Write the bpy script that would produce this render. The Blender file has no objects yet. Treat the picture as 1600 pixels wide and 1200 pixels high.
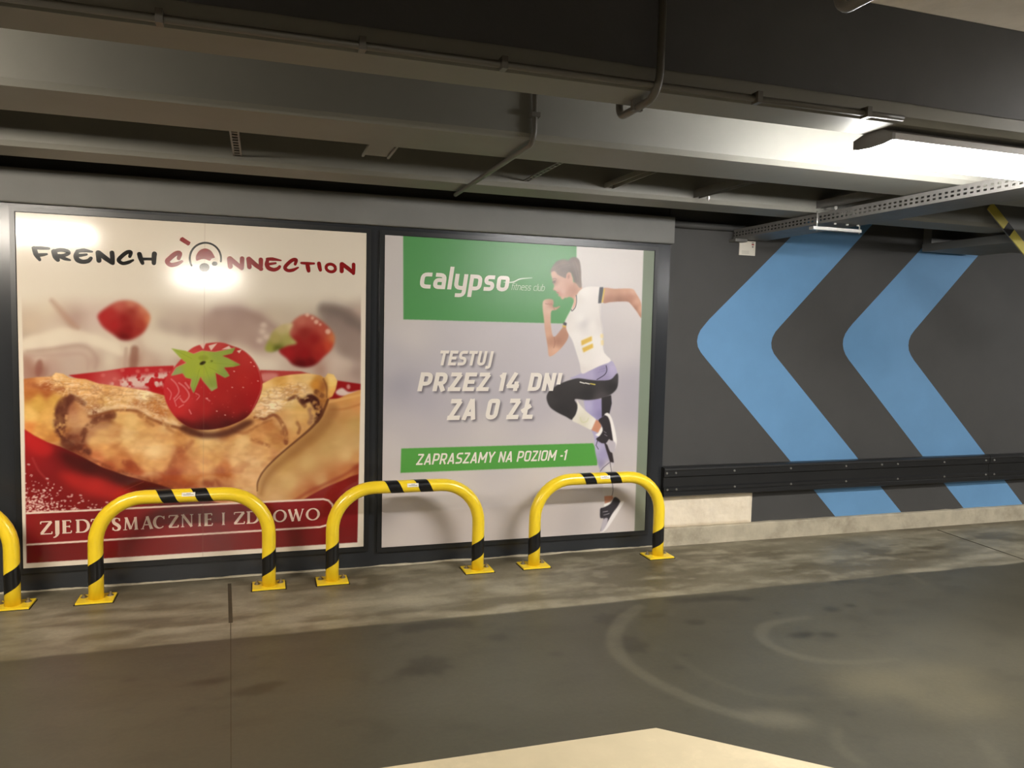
import bpy, bmesh, math, random
import numpy as np
from mathutils import Vector, Matrix

# ---------------------------------------------------------------- camera, world, exposure
SC = bpy.context.scene
COL = SC.collection
CAM_Y, CAM_Z, FPX = -4.904, 1.55, 1204.5            # camera 4.9 m from the poster wall, eye height
RW = np.array([[9.50712854e-01, -6.63670934e-05, 3.10072677e-01],
               [-3.09205502e-01, -7.49397333e-02, 9.48037971e-01],
               [2.31738452e-02, -9.97188062e-01, -7.12666888e-02]])   # world axes seen by the camera
cam_d = bpy.data.cameras.new('camera')
cam_d.sensor_width, cam_d.lens = 36.0, 36.0 * FPX / 1600.0
cam_d.clip_start, cam_d.clip_end = .05, 100
cam = bpy.data.objects.new('camera', cam_d); COL.objects.link(cam)
r_, d_, f_ = RW[:, 0], RW[:, 1], RW[:, 2]
cam.matrix_world = Matrix(((r_[0], -d_[0], -f_[0], 0.), (r_[1], -d_[1], -f_[1], CAM_Y), (r_[2], -d_[2], -f_[2], CAM_Z), (0, 0, 0, 1)))
SC.camera = cam
wd = bpy.data.worlds.new('world'); SC.world = wd; wd.use_nodes = True
wd.node_tree.nodes['Background'].inputs[0].default_value = (.02, .02, .02, 1)   # closed underground garage
wd.node_tree.nodes['Background'].inputs[1].default_value = 0.0
VS = SC.view_settings
VS.view_transform, VS.look, VS.gamma, VS.use_curve_mapping = 'Standard', 'None', 1.0, False
VS.exposure = -0.05
LAMP_WHITE, LAMP_WARM = (1., .98, .955), (1., .915, .79)
L_EMIT = 118.


# ---------------------------------------------------------------- measuring helpers (points read off the photo, put on the real planes)
def ray(px, py): return RW @ np.array([px - 800., py - 600., FPX])
def on_wall(px, py, y=0.):
    d = ray(px, py); t = (y - CAM_Y) / d[1]; return (d[0] * t, CAM_Z + d[2] * t)
def on_level(px, py, z=0.):
    d = ray(px, py); t = (z - CAM_Z) / d[2]; return (d[0] * t, CAM_Y + d[1] * t)
def project(x, y, z):
    q = RW.T @ np.stack([x, y - CAM_Y, z - CAM_Z]); return 800 + FPX * q[0] / q[2], 600 + FPX * q[1] / q[2]
def lin(c):
    c = np.asarray(c, np.float64) / 255.; return np.where(c <= .04045, c / 12.92, ((c + .055) / 1.055) ** 2.4)


# ---------------------------------------------------------------- materials
def mat(name, rgb, rough=.6, metal=0., var=.12, scale=6., bump=0., bscale=60., spec=.5, coat=0., stain=None, stain_scale=1.5, emit=0.):
    m = bpy.data.materials.new(name); m.use_nodes = True; t = m.node_tree; n, l = t.nodes, t.links
    b = n['Principled BSDF']; c = tuple(float(v) for v in lin(rgb))
    b.inputs['Roughness'].default_value = rough; b.inputs['Metallic'].default_value = metal
    b.inputs['Specular IOR Level'].default_value = spec; b.inputs['Coat Weight'].default_value = coat; b.inputs['Coat Roughness'].default_value = .08
    tc = n.new('ShaderNodeTexCoord'); nz = n.new('ShaderNodeTexNoise')
    nz.inputs['Scale'].default_value = scale; nz.inputs['Detail'].default_value = 6; nz.inputs['Roughness'].default_value = .6
    l.new(tc.outputs['Object'], nz.inputs['Vector'])
    rp = n.new('ShaderNodeValToRGB'); rp.color_ramp.elements[0].position, rp.color_ramp.elements[1].position = .3, .72
    rp.color_ramp.elements[0].color = tuple(max(0, v * (1 - var)) for v in c) + (1,)
    rp.color_ramp.elements[1].color = tuple(min(1, v * (1 + var)) for v in c) + (1,)
    l.new(nz.outputs['Fac'], rp.inputs['Fac']); out = rp.outputs['Color']
    if stain is not None:
        n2 = n.new('ShaderNodeTexNoise'); n2.inputs['Scale'].default_value = stain_scale; n2.inputs['Detail'].default_value = 8; n2.inputs['Roughness'].default_value = .7
        l.new(tc.outputs['Object'], n2.inputs['Vector'])
        r2 = n.new('ShaderNodeValToRGB'); r2.color_ramp.elements[0].position, r2.color_ramp.elements[1].position = .5, .72
        r2.color_ramp.elements[0].color, r2.color_ramp.elements[1].color = (0, 0, 0, 1), (.7, .7, .7, 1)
        l.new(n2.outputs['Fac'], r2.inputs['Fac'])
        mx = n.new('ShaderNodeMix'); mx.data_type = 'RGBA'; l.new(r2.outputs['Color'], mx.inputs['Factor']); l.new(out, mx.inputs['A'])
        mx.inputs['B'].default_value = tuple(float(v) for v in lin(stain)) + (1,); out = mx.outputs['Result']
    l.new(out, b.inputs['Base Color'])
    if bump:
        nb = n.new('ShaderNodeTexNoise'); nb.inputs['Scale'].default_value = bscale; nb.inputs['Detail'].default_value = 5
        l.new(tc.outputs['Object'], nb.inputs['Vector'])
        bp = n.new('ShaderNodeBump'); bp.inputs['Strength'].default_value = bump; bp.inputs['Distance'].default_value = .004
        l.new(nb.outputs['Fac'], bp.inputs['Height']); l.new(bp.outputs['Normal'], b.inputs['Normal'])
    if emit:
        b.inputs['Emission Color'].default_value = c + (1,); b.inputs['Emission Strength'].default_value = emit
    return m


def mat_print(name, rough, gain=1., grain=0., bump=0., spec=.5, rvar=0.):
    """flat printed / painted colour read from the surface's own colour attribute"""
    m = bpy.data.materials.new(name); m.use_nodes = True; t = m.node_tree; n, l = t.nodes, t.links
    b = n['Principled BSDF']; b.inputs['Roughness'].default_value = rough; b.inputs['Specular IOR Level'].default_value = spec
    a = n.new('ShaderNodeAttribute'); a.attribute_name = 'Col'
    tc = n.new('ShaderNodeTexCoord'); nz = n.new('ShaderNodeTexNoise'); nz.inputs['Scale'].default_value = 45.; nz.inputs['Detail'].default_value = 7; nz.inputs['Roughness'].default_value = .65
    l.new(tc.outputs['Object'], nz.inputs['Vector'])
    mr = n.new('ShaderNodeMapRange'); mr.inputs['From Min'].default_value, mr.inputs['From Max'].default_value = .3, .7
    mr.inputs['To Min'].default_value, mr.inputs['To Max'].default_value = gain * (1 - grain), gain * (1 + grain)
    l.new(nz.outputs['Fac'], mr.inputs['Value'])
    mx = n.new('ShaderNodeMix'); mx.data_type = 'RGBA'; mx.blend_type = 'MULTIPLY'; mx.inputs['Factor'].default_value = 1.
    l.new(a.outputs['Color'], mx.inputs['A']); l.new(mr.outputs['Result'], mx.inputs['B']); l.new(mx.outputs['Result'], b.inputs['Base Color'])
    if rvar:
        n3 = n.new('ShaderNodeTexNoise'); n3.inputs['Scale'].default_value = 2.; n3.inputs['Detail'].default_value = 4; l.new(tc.outputs['Object'], n3.inputs['Vector'])
        m3 = n.new('ShaderNodeMapRange'); m3.inputs['To Min'].default_value, m3.inputs['To Max'].default_value = rough - rvar, rough + rvar
        l.new(n3.outputs['Fac'], m3.inputs['Value']); l.new(m3.outputs['Result'], b.inputs['Roughness'])
    if bump:
        bp = n.new('ShaderNodeBump'); bp.inputs['Strength'].default_value = bump; bp.inputs['Distance'].default_value = .003
        l.new(nz.outputs['Fac'], bp.inputs['Height']); l.new(bp.outputs['Normal'], b.inputs['Normal'])
    return m


M = {}
M['dark_panel'] = mat('dark_gloss_panel', (44, 46, 49), .22, var=.06, scale=2.5, bump=.03, bscale=25.)
M['dark_wall'] = mat('dark_wall_paint', (67, 66, 64), .75, var=.07, scale=3., bump=.10, bscale=120.)
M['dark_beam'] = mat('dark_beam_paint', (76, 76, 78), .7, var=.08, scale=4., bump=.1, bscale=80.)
M['blue'] = mat('blue_wall_paint', (101, 147, 188), .7, var=.05, scale=3., bump=.10, bscale=120.)
M['beam'] = mat('pale_beam_paint', (122, 120, 112), .6, var=.06, scale=3., bump=.08, bscale=40.)
M['lintel'] = mat('grey_lintel_paint', (116, 115, 111), .65, var=.06, scale=4., bump=.1, bscale=50.)
M['slab'] = mat('lit_concrete_tone', (206, 196, 178), .85, var=.10, scale=5., bump=.2, bscale=30., stain=(150, 140, 124))  # paler concrete: light bounced onto the beam undersides put into the colour
M['shaded_slab'] = mat('shaded_slab_tone', (104, 100, 92), .85, var=.10, scale=5., bump=.2, bscale=30.)  # darker copy: shade of the bays between beams put into the slab colour
M['plinth'] = mat('concrete_plinth', (178, 168, 146), .85, var=.14, scale=8., bump=.25, bscale=50., stain=(120, 110, 90), stain_scale=3.)
M['plaster'] = mat('bare_plaster', (236, 222, 198), .85, var=.07, scale=12., bump=.7, bscale=26., stain=(206, 190, 162), stain_scale=6.)
M['yellow'] = mat('yellow_powder_coat', (252, 216, 44), .28, var=.04, scale=10., coat=.3)
M['black_tape'] = mat('black_tape', (20, 20, 21), .28, var=.15, scale=20.)
M['sticker'] = mat('white_sticker', (236, 230, 216), .4, var=.05, scale=200.)
M['sticker_ink'] = mat('grey_sticker_ink', (120, 118, 112), .5, var=.2, scale=300.)
M['bolt'] = mat('zinc_bolt', (150, 142, 126), .4, metal=.7, var=.2, scale=40.)
M['rail'] = mat('black_rail_plastic', (31, 31, 31), .38, var=.12, scale=6., bump=.05, bscale=60.)
M['railbolt'] = mat('rail_bolt', (180, 178, 172), .35, metal=.8, var=.1, scale=40.)
M['conduit'] = mat('grey_conduit', (88, 84, 76), .45, var=.06, scale=12.)
M['galv'] = mat('galvanised_steel', (106, 104, 100), .5, metal=.1, var=.14, scale=14.)
M['steel_bright'] = mat('bright_steel', (220, 218, 212), .3, metal=.8, var=.08, scale=30.)
M['frame'] = mat('black_poster_frame', (32, 33, 34), .3, var=.08, scale=8.)
M['edge'] = mat('black_rubber_seal', (20, 20, 20), .6, var=.1)
M['back'] = mat('white_backing_board', (222, 212, 196), .5, var=.03)
M['lamp_body'] = mat('grey_lamp_housing', (150, 146, 142), .5, var=.04)
M['lamp_end'] = mat('dark_lamp_end_cap', (92, 88, 84), .5, var=.05)
M['marking'] = mat('cream_floor_paint', (196, 181, 148), .6, var=.05, scale=6., bump=.08, bscale=40., stain=(226, 208, 170), stain_scale=2.)
M['joint'] = mat('dark_joint_sealant', (66, 58, 42), .7, var=.2, scale=14.)
M['hz_yellow'] = mat('dull_yellow_paint', (206, 190, 84), .6, var=.08)
M['hz_black'] = mat('dull_black_paint', (34, 33, 32), .6, var=.1)
M['sign'] = mat('white_sign_plate', (216, 210, 196), .5, var=.03)
M['sign_red'] = mat('red_sign_ink', (150, 40, 40), .5, var=.05)
M['sign_grey'] = mat('grey_sign_ink', (120, 116, 106), .5, var=.05)
M['ink_black'] = mat('black_print_ink', (14, 12, 11), .12, var=.03, spec=.35)
M['ink_red'] = mat('dark_red_print_ink', (140, 28, 30), .12, var=.04, spec=.4)
M['ink_white'] = mat('white_print_ink', (240, 232, 222), .16, var=.02)
M['ink_cream'] = mat('cream_print_ink', (240, 214, 198), .16, var=.02)
M['ink_pale'] = mat('pale_green_print_ink', (196, 216, 186), .16, var=.02)


# ---------------------------------------------------------------- mesh helpers
class MB:
    def __init__(s): s.v, s.f = [], []
    def add(s, vs, fs):
        o = len(s.v); s.v += [tuple(map(float, p)) for p in vs]; s.f += [tuple(i + o for i in q) for q in fs]; return s
    def box(s, x0, x1, y0, y1, z0, z1, ch=0.):
        if ch <= 0:
            return s.add([(x0,y0,z0),(x1,y0,z0),(x1,y1,z0),(x0,y1,z0),(x0,y0,z1),(x1,y0,z1),(x1,y1,z1),(x0,y1,z1)],
                         [(3,2,1,0),(4,5,6,7),(0,1,5,4),(1,2,6,5),(2,3,7,6),(3,0,4,7)])
        return s.prism([(y0, z0 + ch), (y0 + ch, z0), (y1 - ch, z0), (y1, z0 + ch), (y1, z1 - ch), (y1 - ch, z1), (y0 + ch, z1), (y0, z1 - ch)], x0, x1)
    def prism(s, prof, x0, x1):                       # profile in (y, z), counter-clockwise seen from +x, extruded along x
        n = len(prof)
        return s.add([(x0, y, z) for y, z in prof] + [(x1, y, z) for y, z in prof],
                     [tuple(range(n - 1, -1, -1)), tuple(range(n, 2 * n))] + [(i, (i + 1) % n, n + (i + 1) % n, n + i) for i in range(n)])
    def slab_xz(s, pts, y0, y1):                      # polygon in (x, z), thickness from y0 (front) to y1
        n = len(pts)
        return s.add([(x, y0, z) for x, z in pts] + [(x, y1, z) for x, z in pts],
                     [tuple(range(n)), tuple(range(2 * n - 1, n - 1, -1))] + [(i, n + i, n + (i + 1) % n, (i + 1) % n) for i in range(n)])
    def slab_xy(s, pts, z0, z1):
        n = len(pts)
        return s.add([(x, y, z1) for x, y in pts] + [(x, y, z0) for x, y in pts],
                     [tuple(range(n)), tuple(range(2 * n - 1, n - 1, -1))] + [(i, n + i, n + (i + 1) % n, (i + 1) % n) for i in range(n)])
    def tube(s, path, r, n=12, cap=True):
        P = [Vector(p) for p in path]; T = []
        for i in range(len(P)):
            T.append((P[min(i + 1, len(P) - 1)] - P[max(i - 1, 0)]).normalized())
        up = Vector((0, 0, 1)) if abs(T[0].z) < .9 else Vector((0, 1, 0)); N = T[0].cross(up).normalized(); vs = []
        for i, p in enumerate(P):
            N = (N - T[i] * N.dot(T[i])).normalized(); B = T[i].cross(N)
            vs += [p + (N * math.cos(a) + B * math.sin(a)) * r for a in (2 * math.pi * k / n for k in range(n))]
        fs = [(i * n + k, i * n + (k + 1) % n, (i + 1) * n + (k + 1) % n, (i + 1) * n + k) for i in range(len(P) - 1) for k in range(n)]
        if cap: fs += [tuple(range(n - 1, -1, -1)), tuple(range((len(P) - 1) * n, len(P) * n))]
        return s.add([tuple(v) for v in vs], fs)
    def build(s, name, m, parent=None, smooth=False, loc=None):
        me = bpy.data.meshes.new(name); me.from_pydata(s.v, [], s.f); me.update()
        bm = bmesh.new(); bm.from_mesh(me); bmesh.ops.recalc_face_normals(bm, faces=bm.faces); bm.to_mesh(me); bm.free()
        me.materials.append(M[m])
        if smooth:
            for p in me.polygons: p.use_smooth = len(p.vertices) == 4
        o = bpy.data.objects.new(name, me); COL.objects.link(o)
        if parent is not None: o.parent = parent
        if loc: o.location = loc
        return o


def thing(name, label, cat, loc=(0, 0, 0), group=None):
    o = bpy.data.objects.new(name, None); COL.objects.link(o); o.location = loc; o.empty_display_size = .1
    return tag(o, label, cat, group)
def tag(o, label, cat, group=None):
    o['label'] = label; o['category'] = cat
    if group: o['group'] = group
    return o
def struct(o, label=None):
    o['kind'] = 'structure'
    if label: o['label'] = label
    return o
def keep(o, parent, local=True):                     # part built in world coordinates, hung under its thing
    o.parent = parent
    if parent.type == 'EMPTY' or tuple(parent.location) != (0, 0, 0):
        o.matrix_parent_inverse = Matrix.Translation(-Vector(parent.location))
    return o
def arc(c, a0, a1, r, n): return [(c[0] + r * math.cos(a0 + (a1 - a0) * k / n), c[1] + r * math.sin(a0 + (a1 - a0) * k / n)) for k in range(n + 1)]


def colour_grid(name, X, Y, Z, rgb, m, gain=1.):
    """grid of shape (a, b): X, Y, Z arrays; rgb 0-255 per vertex, stored as the print's own colour"""
    a, b = X.shape; N = a * b
    me = bpy.data.meshes.new(name); me.vertices.add(N)
    me.vertices.foreach_set('co', np.stack([X, Y, Z], -1).astype(np.float32).ravel())
    I = np.arange(N).reshape(a, b); q = np.stack([I[:-1, :-1], I[:-1, 1:], I[1:, 1:], I[1:, :-1]], -1).reshape(-1, 4)
    nq = len(q); me.loops.add(nq * 4); me.polygons.add(nq)
    me.loops.foreach_set('vertex_index', q.ravel().astype(np.int32))
    me.polygons.foreach_set('loop_start', (np.arange(nq) * 4).astype(np.int32))
    me.update(calc_edges=True)
    at = me.color_attributes.new('Col', 'FLOAT_COLOR', 'POINT')
    c = np.ones((N, 4), np.float32); c[:, :3] = np.clip(lin(np.clip(rgb, 0, 255)) * gain, 0, .95); at.data.foreach_set('color', c.ravel())
    me.materials.append(m); o = bpy.data.objects.new(name, me); COL.objects.link(o); return o
# ---------------------------------------------------------------- print painter (numpy, flat poster prints)
class Canvas:
    """A small raster in photograph-scale print coordinates; sampled on to the poster sheet's vertices."""
    def __init__(s, x0, y0, x1, y1, S=1.5):
        s.x0, s.y0, s.S = x0, y0, S
        s.w, s.h = int((x1 - x0) * S), int((y1 - y0) * S)
        s.c = np.zeros((s.h, s.w, 3), np.float32)
        yy, xx = np.mgrid[0:s.h, 0:s.w]
        s.X = (xx + .5).astype(np.float32) / S + x0
        s.Y = (yy + .5).astype(np.float32) / S + y0
    def blur(s, m, r):
        r = r * s.S
        if r <= .05: return m
        k = max(1, int(math.ceil(r * 2.6)))
        g = np.exp(-.5 * (np.arange(-k, k + 1) / r) ** 2); g /= g.sum()
        for ax in (0, 1):
            pw = [(0, 0)] * m.ndim; pw[ax] = (k, k)
            p = np.pad(m, pw, mode='edge'); n = m.shape[ax]; o = np.zeros_like(m)
            for i, gv in enumerate(g):
                sl = [slice(None)] * m.ndim; sl[ax] = slice(i, i + n); o += p[tuple(sl)] * gv
            m = o
        return m
    def poly(s, pts, soft=.5):
        P = (np.asarray(pts, np.float64) - (s.x0, s.y0)) * s.S
        m = np.zeros((s.h, s.w), np.float32); SS = 3
        a, b = P, np.roll(P, -1, 0)
        r0, r1 = max(0, int(P[:, 1].min()) - 1), min(s.h, int(P[:, 1].max()) + 2)
        for row in range(r0, r1):
            for k in range(SS):
                y = row + (k + .5) / SS
                e = (a[:, 1] <= y) != (b[:, 1] <= y)
                if not e.any(): continue
                xs = np.sort(a[e, 0] + (y - a[e, 1]) / (b[e, 1] - a[e, 1]) * (b[e, 0] - a[e, 0]))
                for i in range(0, len(xs) - 1, 2):
                    l, r = max(xs[i], 0.), min(xs[i + 1], float(s.w))
                    if r <= l: continue
                    il, ir = int(l), min(int(r), s.w - 1)
                    if il == ir: m[row, il] += (r - l) / SS
                    else:
                        m[row, il] += (il + 1 - l) / SS; m[row, il + 1:ir] += 1. / SS; m[row, ir] += (r - ir) / SS
        k = int(soft * s.S * 3) + 3                                   # blur only the window that holds the shape
        c0, c1 = max(0, int(P[:, 0].min()) - k), min(s.w, int(P[:, 0].max()) + k + 1)
        r0, r1 = max(0, r0 - k), min(s.h, r1 + k)
        if c0 < c1 and r0 < r1: m[r0:r1, c0:c1] = s.blur(np.clip(m[r0:r1, c0:c1], 0, 1), soft)
        return m
    def line(s, pts, w, soft=.6):
        pts = [tuple(p) for p in pts]; n = len(pts)
        ws = list(np.interp(np.linspace(0, 1, n), np.linspace(0, 1, len(w)), w)) if hasattr(w, '__len__') else [w] * n
        m = np.zeros((s.h, s.w), np.float32)
        for i in range(n - 1):
            (ax, ay), (bx, by) = pts[i], pts[i + 1]; R = max(ws[i], ws[i + 1]) / 2 + soft * 2 + 1
            c0 = max(0, int((min(ax, bx) - R - s.x0) * s.S)); c1 = min(s.w, int((max(ax, bx) + R - s.x0) * s.S) + 1)
            q0 = max(0, int((min(ay, by) - R - s.y0) * s.S)); q1 = min(s.h, int((max(ay, by) + R - s.y0) * s.S) + 1)
            if c0 >= c1 or q0 >= q1: continue
            X, Y = s.X[q0:q1, c0:c1], s.Y[q0:q1, c0:c1]
            dx, dy = bx - ax, by - ay; L = dx * dx + dy * dy + 1e-9
            t = np.clip(((X - ax) * dx + (Y - ay) * dy) / L, 0, 1)
            d = np.hypot(X - ax - t * dx, Y - ay - t * dy)
            r = (ws[i] + (ws[i + 1] - ws[i]) * t) / 2
            v = np.clip((r - d) / (2 * soft) + .5, 0, 1); v = v * v * (3 - 2 * v)
            m[q0:q1, c0:c1] = np.maximum(m[q0:q1, c0:c1], v)
        return m
    def put(s, m, col, a=1.):
        col = np.asarray(col, np.float32); m = m * a
        r, q = np.flatnonzero(m.any(1)), np.flatnonzero(m.any(0))
        if not len(r): return
        w = (slice(r[0], r[-1] + 1), slice(q[0], q[-1] + 1))
        if col.ndim == 3: col = col[w]
        m = m[w][..., None]; s.c[w] = s.c[w] * (1 - m) + col * m
    def field(s, smp, p=3., step=4, blur=3.):
        q = np.array(smp, np.float32)
        X, Y = s.X[::step, ::step], s.Y[::step, ::step]
        num = np.zeros(X.shape + (3,), np.float32); den = np.zeros(X.shape, np.float32)
        for x, y, r, g, b in q:
            w = 1. / (((X - x) ** 2 + (Y - y) ** 2 + 9.) ** (p / 2)); den += w; num += w[..., None] * np.array([r, g, b], np.float32)
        f = num / den[..., None]
        f = np.repeat(np.repeat(f, step, 0), step, 1)[:s.h, :s.w]
        return s.blur(f, max(blur, step / s.S * .8))
    def noise(s, size, seed, oct=3, ax=1., ay=1.):
        rng = np.random.RandomState(seed); o = np.zeros((s.h, s.w), np.float32); amp = 1.; tot = 0
        for k in range(oct):
            sx, sy = size * ax / 2 ** k * s.S, size * ay / 2 ** k * s.S
            gw, gh = int(s.w / sx) + 3, int(s.h / sy) + 3
            G = rng.rand(gh, gw).astype(np.float32)
            u = np.arange(s.w) / sx; v = np.arange(s.h) / sy
            iu, iv = u.astype(int), v.astype(int); fu, fv = u - iu, v - iv
            fu, fv = fu * fu * (3 - 2 * fu), (fv * fv * (3 - 2 * fv))[:, None]
            A = G[iv][:, iu] * (1 - fu) + G[iv][:, iu + 1] * fu
            B = G[iv + 1][:, iu] * (1 - fu) + G[iv + 1][:, iu + 1] * fu
            o += amp * (A * (1 - fv) + B * fv); tot += amp; amp *= .5
        return o / tot
    def sample(s, px, py):
        u = np.clip((px - s.x0) * s.S - .5, 0, s.w - 1.001); v = np.clip((py - s.y0) * s.S - .5, 0, s.h - 1.001)
        iu, iv = u.astype(int), v.astype(int); fu, fv = (u - iu)[:, None], (v - iv)[:, None]
        c = s.c
        return (c[iv, iu] * (1 - fu) + c[iv, iu + 1] * fu) * (1 - fv) + (c[iv + 1, iu] * (1 - fu) + c[iv + 1, iu + 1] * fu) * fv


def smooth(pts, n=6, closed=True):
    P = np.asarray(pts, float); N = len(P); out = []
    for i in range(N if closed else N - 1):
        if closed: a, b, c, d = P[(i - 1) % N], P[i], P[(i + 1) % N], P[(i + 2) % N]
        else: a, b, c, d = P[max(i - 1, 0)], P[i], P[i + 1], P[min(i + 2, N - 1)]
        for k in range(n):
            t = k / n
            out.append(.5 * (2 * b + (c - a) * t + (2 * a - 5 * b + 4 * c - d) * t * t + (3 * b - a - 3 * c + d) * t ** 3))
    if not closed: out.append(P[-1])
    return np.array(out)


def ell(cx, cy, rx, ry, rot=0., n=20):
    t = np.linspace(0, 2 * math.pi, n, endpoint=False); c, s_ = math.cos(rot), math.sin(rot)
    return np.stack([cx + rx * np.cos(t) * c - ry * np.sin(t) * s_, cy + rx * np.cos(t) * s_ + ry * np.sin(t) * c], 1)


def paint_crepe():
    C = Canvas(14, 320, 586, 898)
    W_ = (232, 220, 202)
    C.c[:] = W_
    # blurred table cloth behind
    bg = [(30,340,224,212,192),(150,340,222,210,190),(300,340,218,206,186),(450,340,216,204,182),(570,350,216,204,184),
      (50,450,230,217,194),(150,440,227,214,192),(250,440,220,208,186),(350,440,222,210,190),(450,450,216,204,182),(540,460,224,211,188),(400,470,214,202,180),(330,470,216,204,184),
      (50,510,212,190,165),(75,480,222,206,182),(40,522,196,174,152),(120,492,190,162,148),(140,474,216,192,178),(150,500,216,193,180),(115,502,184,152,138),
      (100,520,233,218,196),(150,532,231,216,194),(50,537,229,213,191),(200,546,226,211,189),(80,530,232,217,195),(180,536,229,214,192),
      (240,500,222,208,185),(258,508,196,176,160),(290,515,184,160,146),(250,528,228,214,192),(300,535,228,214,192),(275,530,229,215,193),
      (60,548,192,168,152),(60,561,217,198,181),(55,577,166,120,104),(100,551,196,171,156),(130,543,202,178,162),(150,562,187,158,143),(110,568,197,174,160),(80,577,190,160,146),(45,566,170,128,110),(66,578,150,100,86),
      (172,562,224,210,188),(194,562,200,172,155),(210,560,164,120,102),(230,562,206,182,164),(260,556,216,199,180),(284,562,194,168,150),(240,572,190,160,142),
      (340,500,180,150,136),(372,494,162,132,122),(400,495,186,160,146),(325,518,190,165,150),(350,530,178,150,138),(400,537,190,160,148),(330,532,216,200,180),(365,548,226,210,190),(382,556,224,207,187),(425,566,222,203,185),(400,572,218,198,180),
      (430,490,208,192,170),(415,520,222,204,186),(490,472,214,200,180),(470,476,214,200,178),(520,491,128,113,106),(546,500,124,109,101),(560,488,196,170,154),(540,486,150,130,120),(555,522,165,140,128),(540,546,160,138,126),(560,556,174,150,138),
      (525,562,218,198,183),(520,575,210,188,172),(555,582,164,140,130),(545,592,190,166,152),(500,577,176,138,122),(540,566,212,192,176),(480,580,200,178,162)]
    f = C.field(bg, 2.6, 3, 5.)
    inn = C.poly([(34,440),(563.8,440),(563.2,600),(560,740),(558,846.5),(42.8,879),(41.5,805),(39,620)], .4)
    top = np.clip((C.Y - 452) / 42, 0, 1); top = top * top * (3 - 2 * top)
    C.put(inn * top, f)
    C.put(C.poly(smooth([(36,530),(70,520),(100,513),(125,516),(155,526),(185,538),(190,556),(150,540),(120,536),(60,545),(36,548)], 5), 3.), (236,222,200), .8)
    C.put(C.poly(smooth([(225,515),(250,520),(300,530),(330,536),(420,560),(420,578),(300,560),(230,545)], 5), 5.), (232,218,197), .75)
    C.put(C.poly(smooth([(330,480),(372,482),(415,500),(440,530),(420,548),(360,534),(310,520)], 5), 7.), (172,143,131), .7)
    C.put(C.poly(smooth([(500,480),(530,484),(566,500),(566,560),(530,552),(520,520)], 5), 5.), (150,130,121), .6)
    C.put(C.poly(smooth([(244,496),(262,502),(300,508),(312,522),(280,522),(252,512)], 5), 5.), (186,164,150), .6)
    C.put(C.line(smooth([(82,470),(95,485),(112,505),(122,512)], 5, False), [6,10,10,6], 5.), (186,146,124), .6)
    C.put(C.line(smooth([(44,549),(80,546),(120,540),(140,545),(152,560),(150,575)], 6, False), 6, 4.), (182,152,136), .5)
    C.put(C.line(smooth([(50,556),(100,554),(128,553),(138,562),(138,576)], 6, False), 5, 4.), (190,160,146), .5)
    C.put(C.line([(198,545),(196,575)], 6, 2.5), (190,160,142), .6)
    C.put(C.line([(211,546),(209,574)], 12, 4.), (150,102,86), .75)
    C.put(C.poly(ell(62, 575, 6, 14, .15), 2.), (148,96,82), .8)
    C.put(C.line(smooth([(340,488),(372,486),(400,496),(430,512)], 5, False), 12, 9.), (158,128,118), .5)
    C.put(C.line(smooth([(505,482),(530,488),(556,506),(566,512)], 5, False), 16, 8.), (120,105,98), .6)
    # soft strawberries in the distance
    m = C.poly(smooth([(154,492),(168,480),(185,471),(205,470),(222,478),(235,493),(232,508),(223,521),(205,531),(190,531),(178,523),(163,512),(156,502)]), 2.4)
    C.put(m, C.field([(160,495,178,46,44),(175,490,176,50,46),(185,476,196,100,84),(205,474,204,122,98),(225,482,206,122,92),(232,498,210,120,82),(220,505,170,62,46),(195,498,150,36,34),(180,505,170,40,40),(200,515,140,30,30),(195,526,112,24,24),(215,518,160,50,42),(205,486,160,56,44)], 3, 3, 2.))
    m = C.poly(smooth([(446,520),(456,504),(470,493),(485,492),(500,500),(515,513),(523,528),(518,545),(505,558),(492,570),(475,574),(458,570),(448,560),(436,549),(438,534)]), 2.)
    C.put(m, C.field([(450,515,190,110,90),(470,500,196,110,92),(485,498,190,100,84),(505,512,184,84,68),(520,528,206,120,76),(512,540,196,74,50),(475,520,146,46,40),(490,530,150,38,36),(460,535,150,34,34),(450,550,160,34,36),(475,552,146,30,32),(495,555,160,42,38),(470,570,92,20,22),(485,566,112,24,26),(500,545,168,48,40)], 3, 3, 1.5))
    for (x, y, r) in ((480,492,3.2),(494,503,3.6),(512,518,4.2),(488,497,2.5),(500,507,2.2)): C.put(C.poly(ell(x, y, r, r), 1.2), (240,204,180), .75)
    m = C.poly(smooth([(414,546),(420,530),(428,516),(442,507),(458,506),(452,522),(464,536),(450,540),(436,546),(424,550)], 4), 2.)
    C.put(m, C.field([(420,545,160,160,70),(430,530,176,160,96),(440,512,200,180,130),(455,508,216,196,150),(450,530,170,160,90),(433,544,96,100,36),(460,535,180,176,110)], 3, 3, 1.5))
    for (x, y) in ((410,518),(416,526),(406,532),(412,508)): C.put(C.poly(ell(x, y, 5, 4), 2.5), (234,214,198), .7)
    # plate behind
    C.put(C.poly([(108,586),(160,580),(200,574),(272,571),(272,622),(230,612),(150,604)], .8), C.field([(120,588,176,40,42),(200,580,186,42,46),(260,576,190,46,50),(180,595,200,90,86),(250,612,184,30,34),(270,575,186,40,44)], 3, 4, 2.))
    n = C.noise(7, 3, 2)
    C.put(C.poly(smooth([(172,600),(195,590),(230,585),(268,582),(270,598),(240,606),(205,606),(180,604)]), 2.5) * np.clip((n - .36) * 5, 0, 1), (222,186,176))
    for (x, y) in ((162,586),(180,592),(192,578),(216,580),(230,578),(252,578),(264,588)): C.put(C.poly(ell(x, y, 3.5, 3), 1.), (212,112,104), .7)
    C.put(C.poly([(406,578),(470,580),(485,584),(485,598),(406,602)], .8), (180,66,62))
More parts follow.
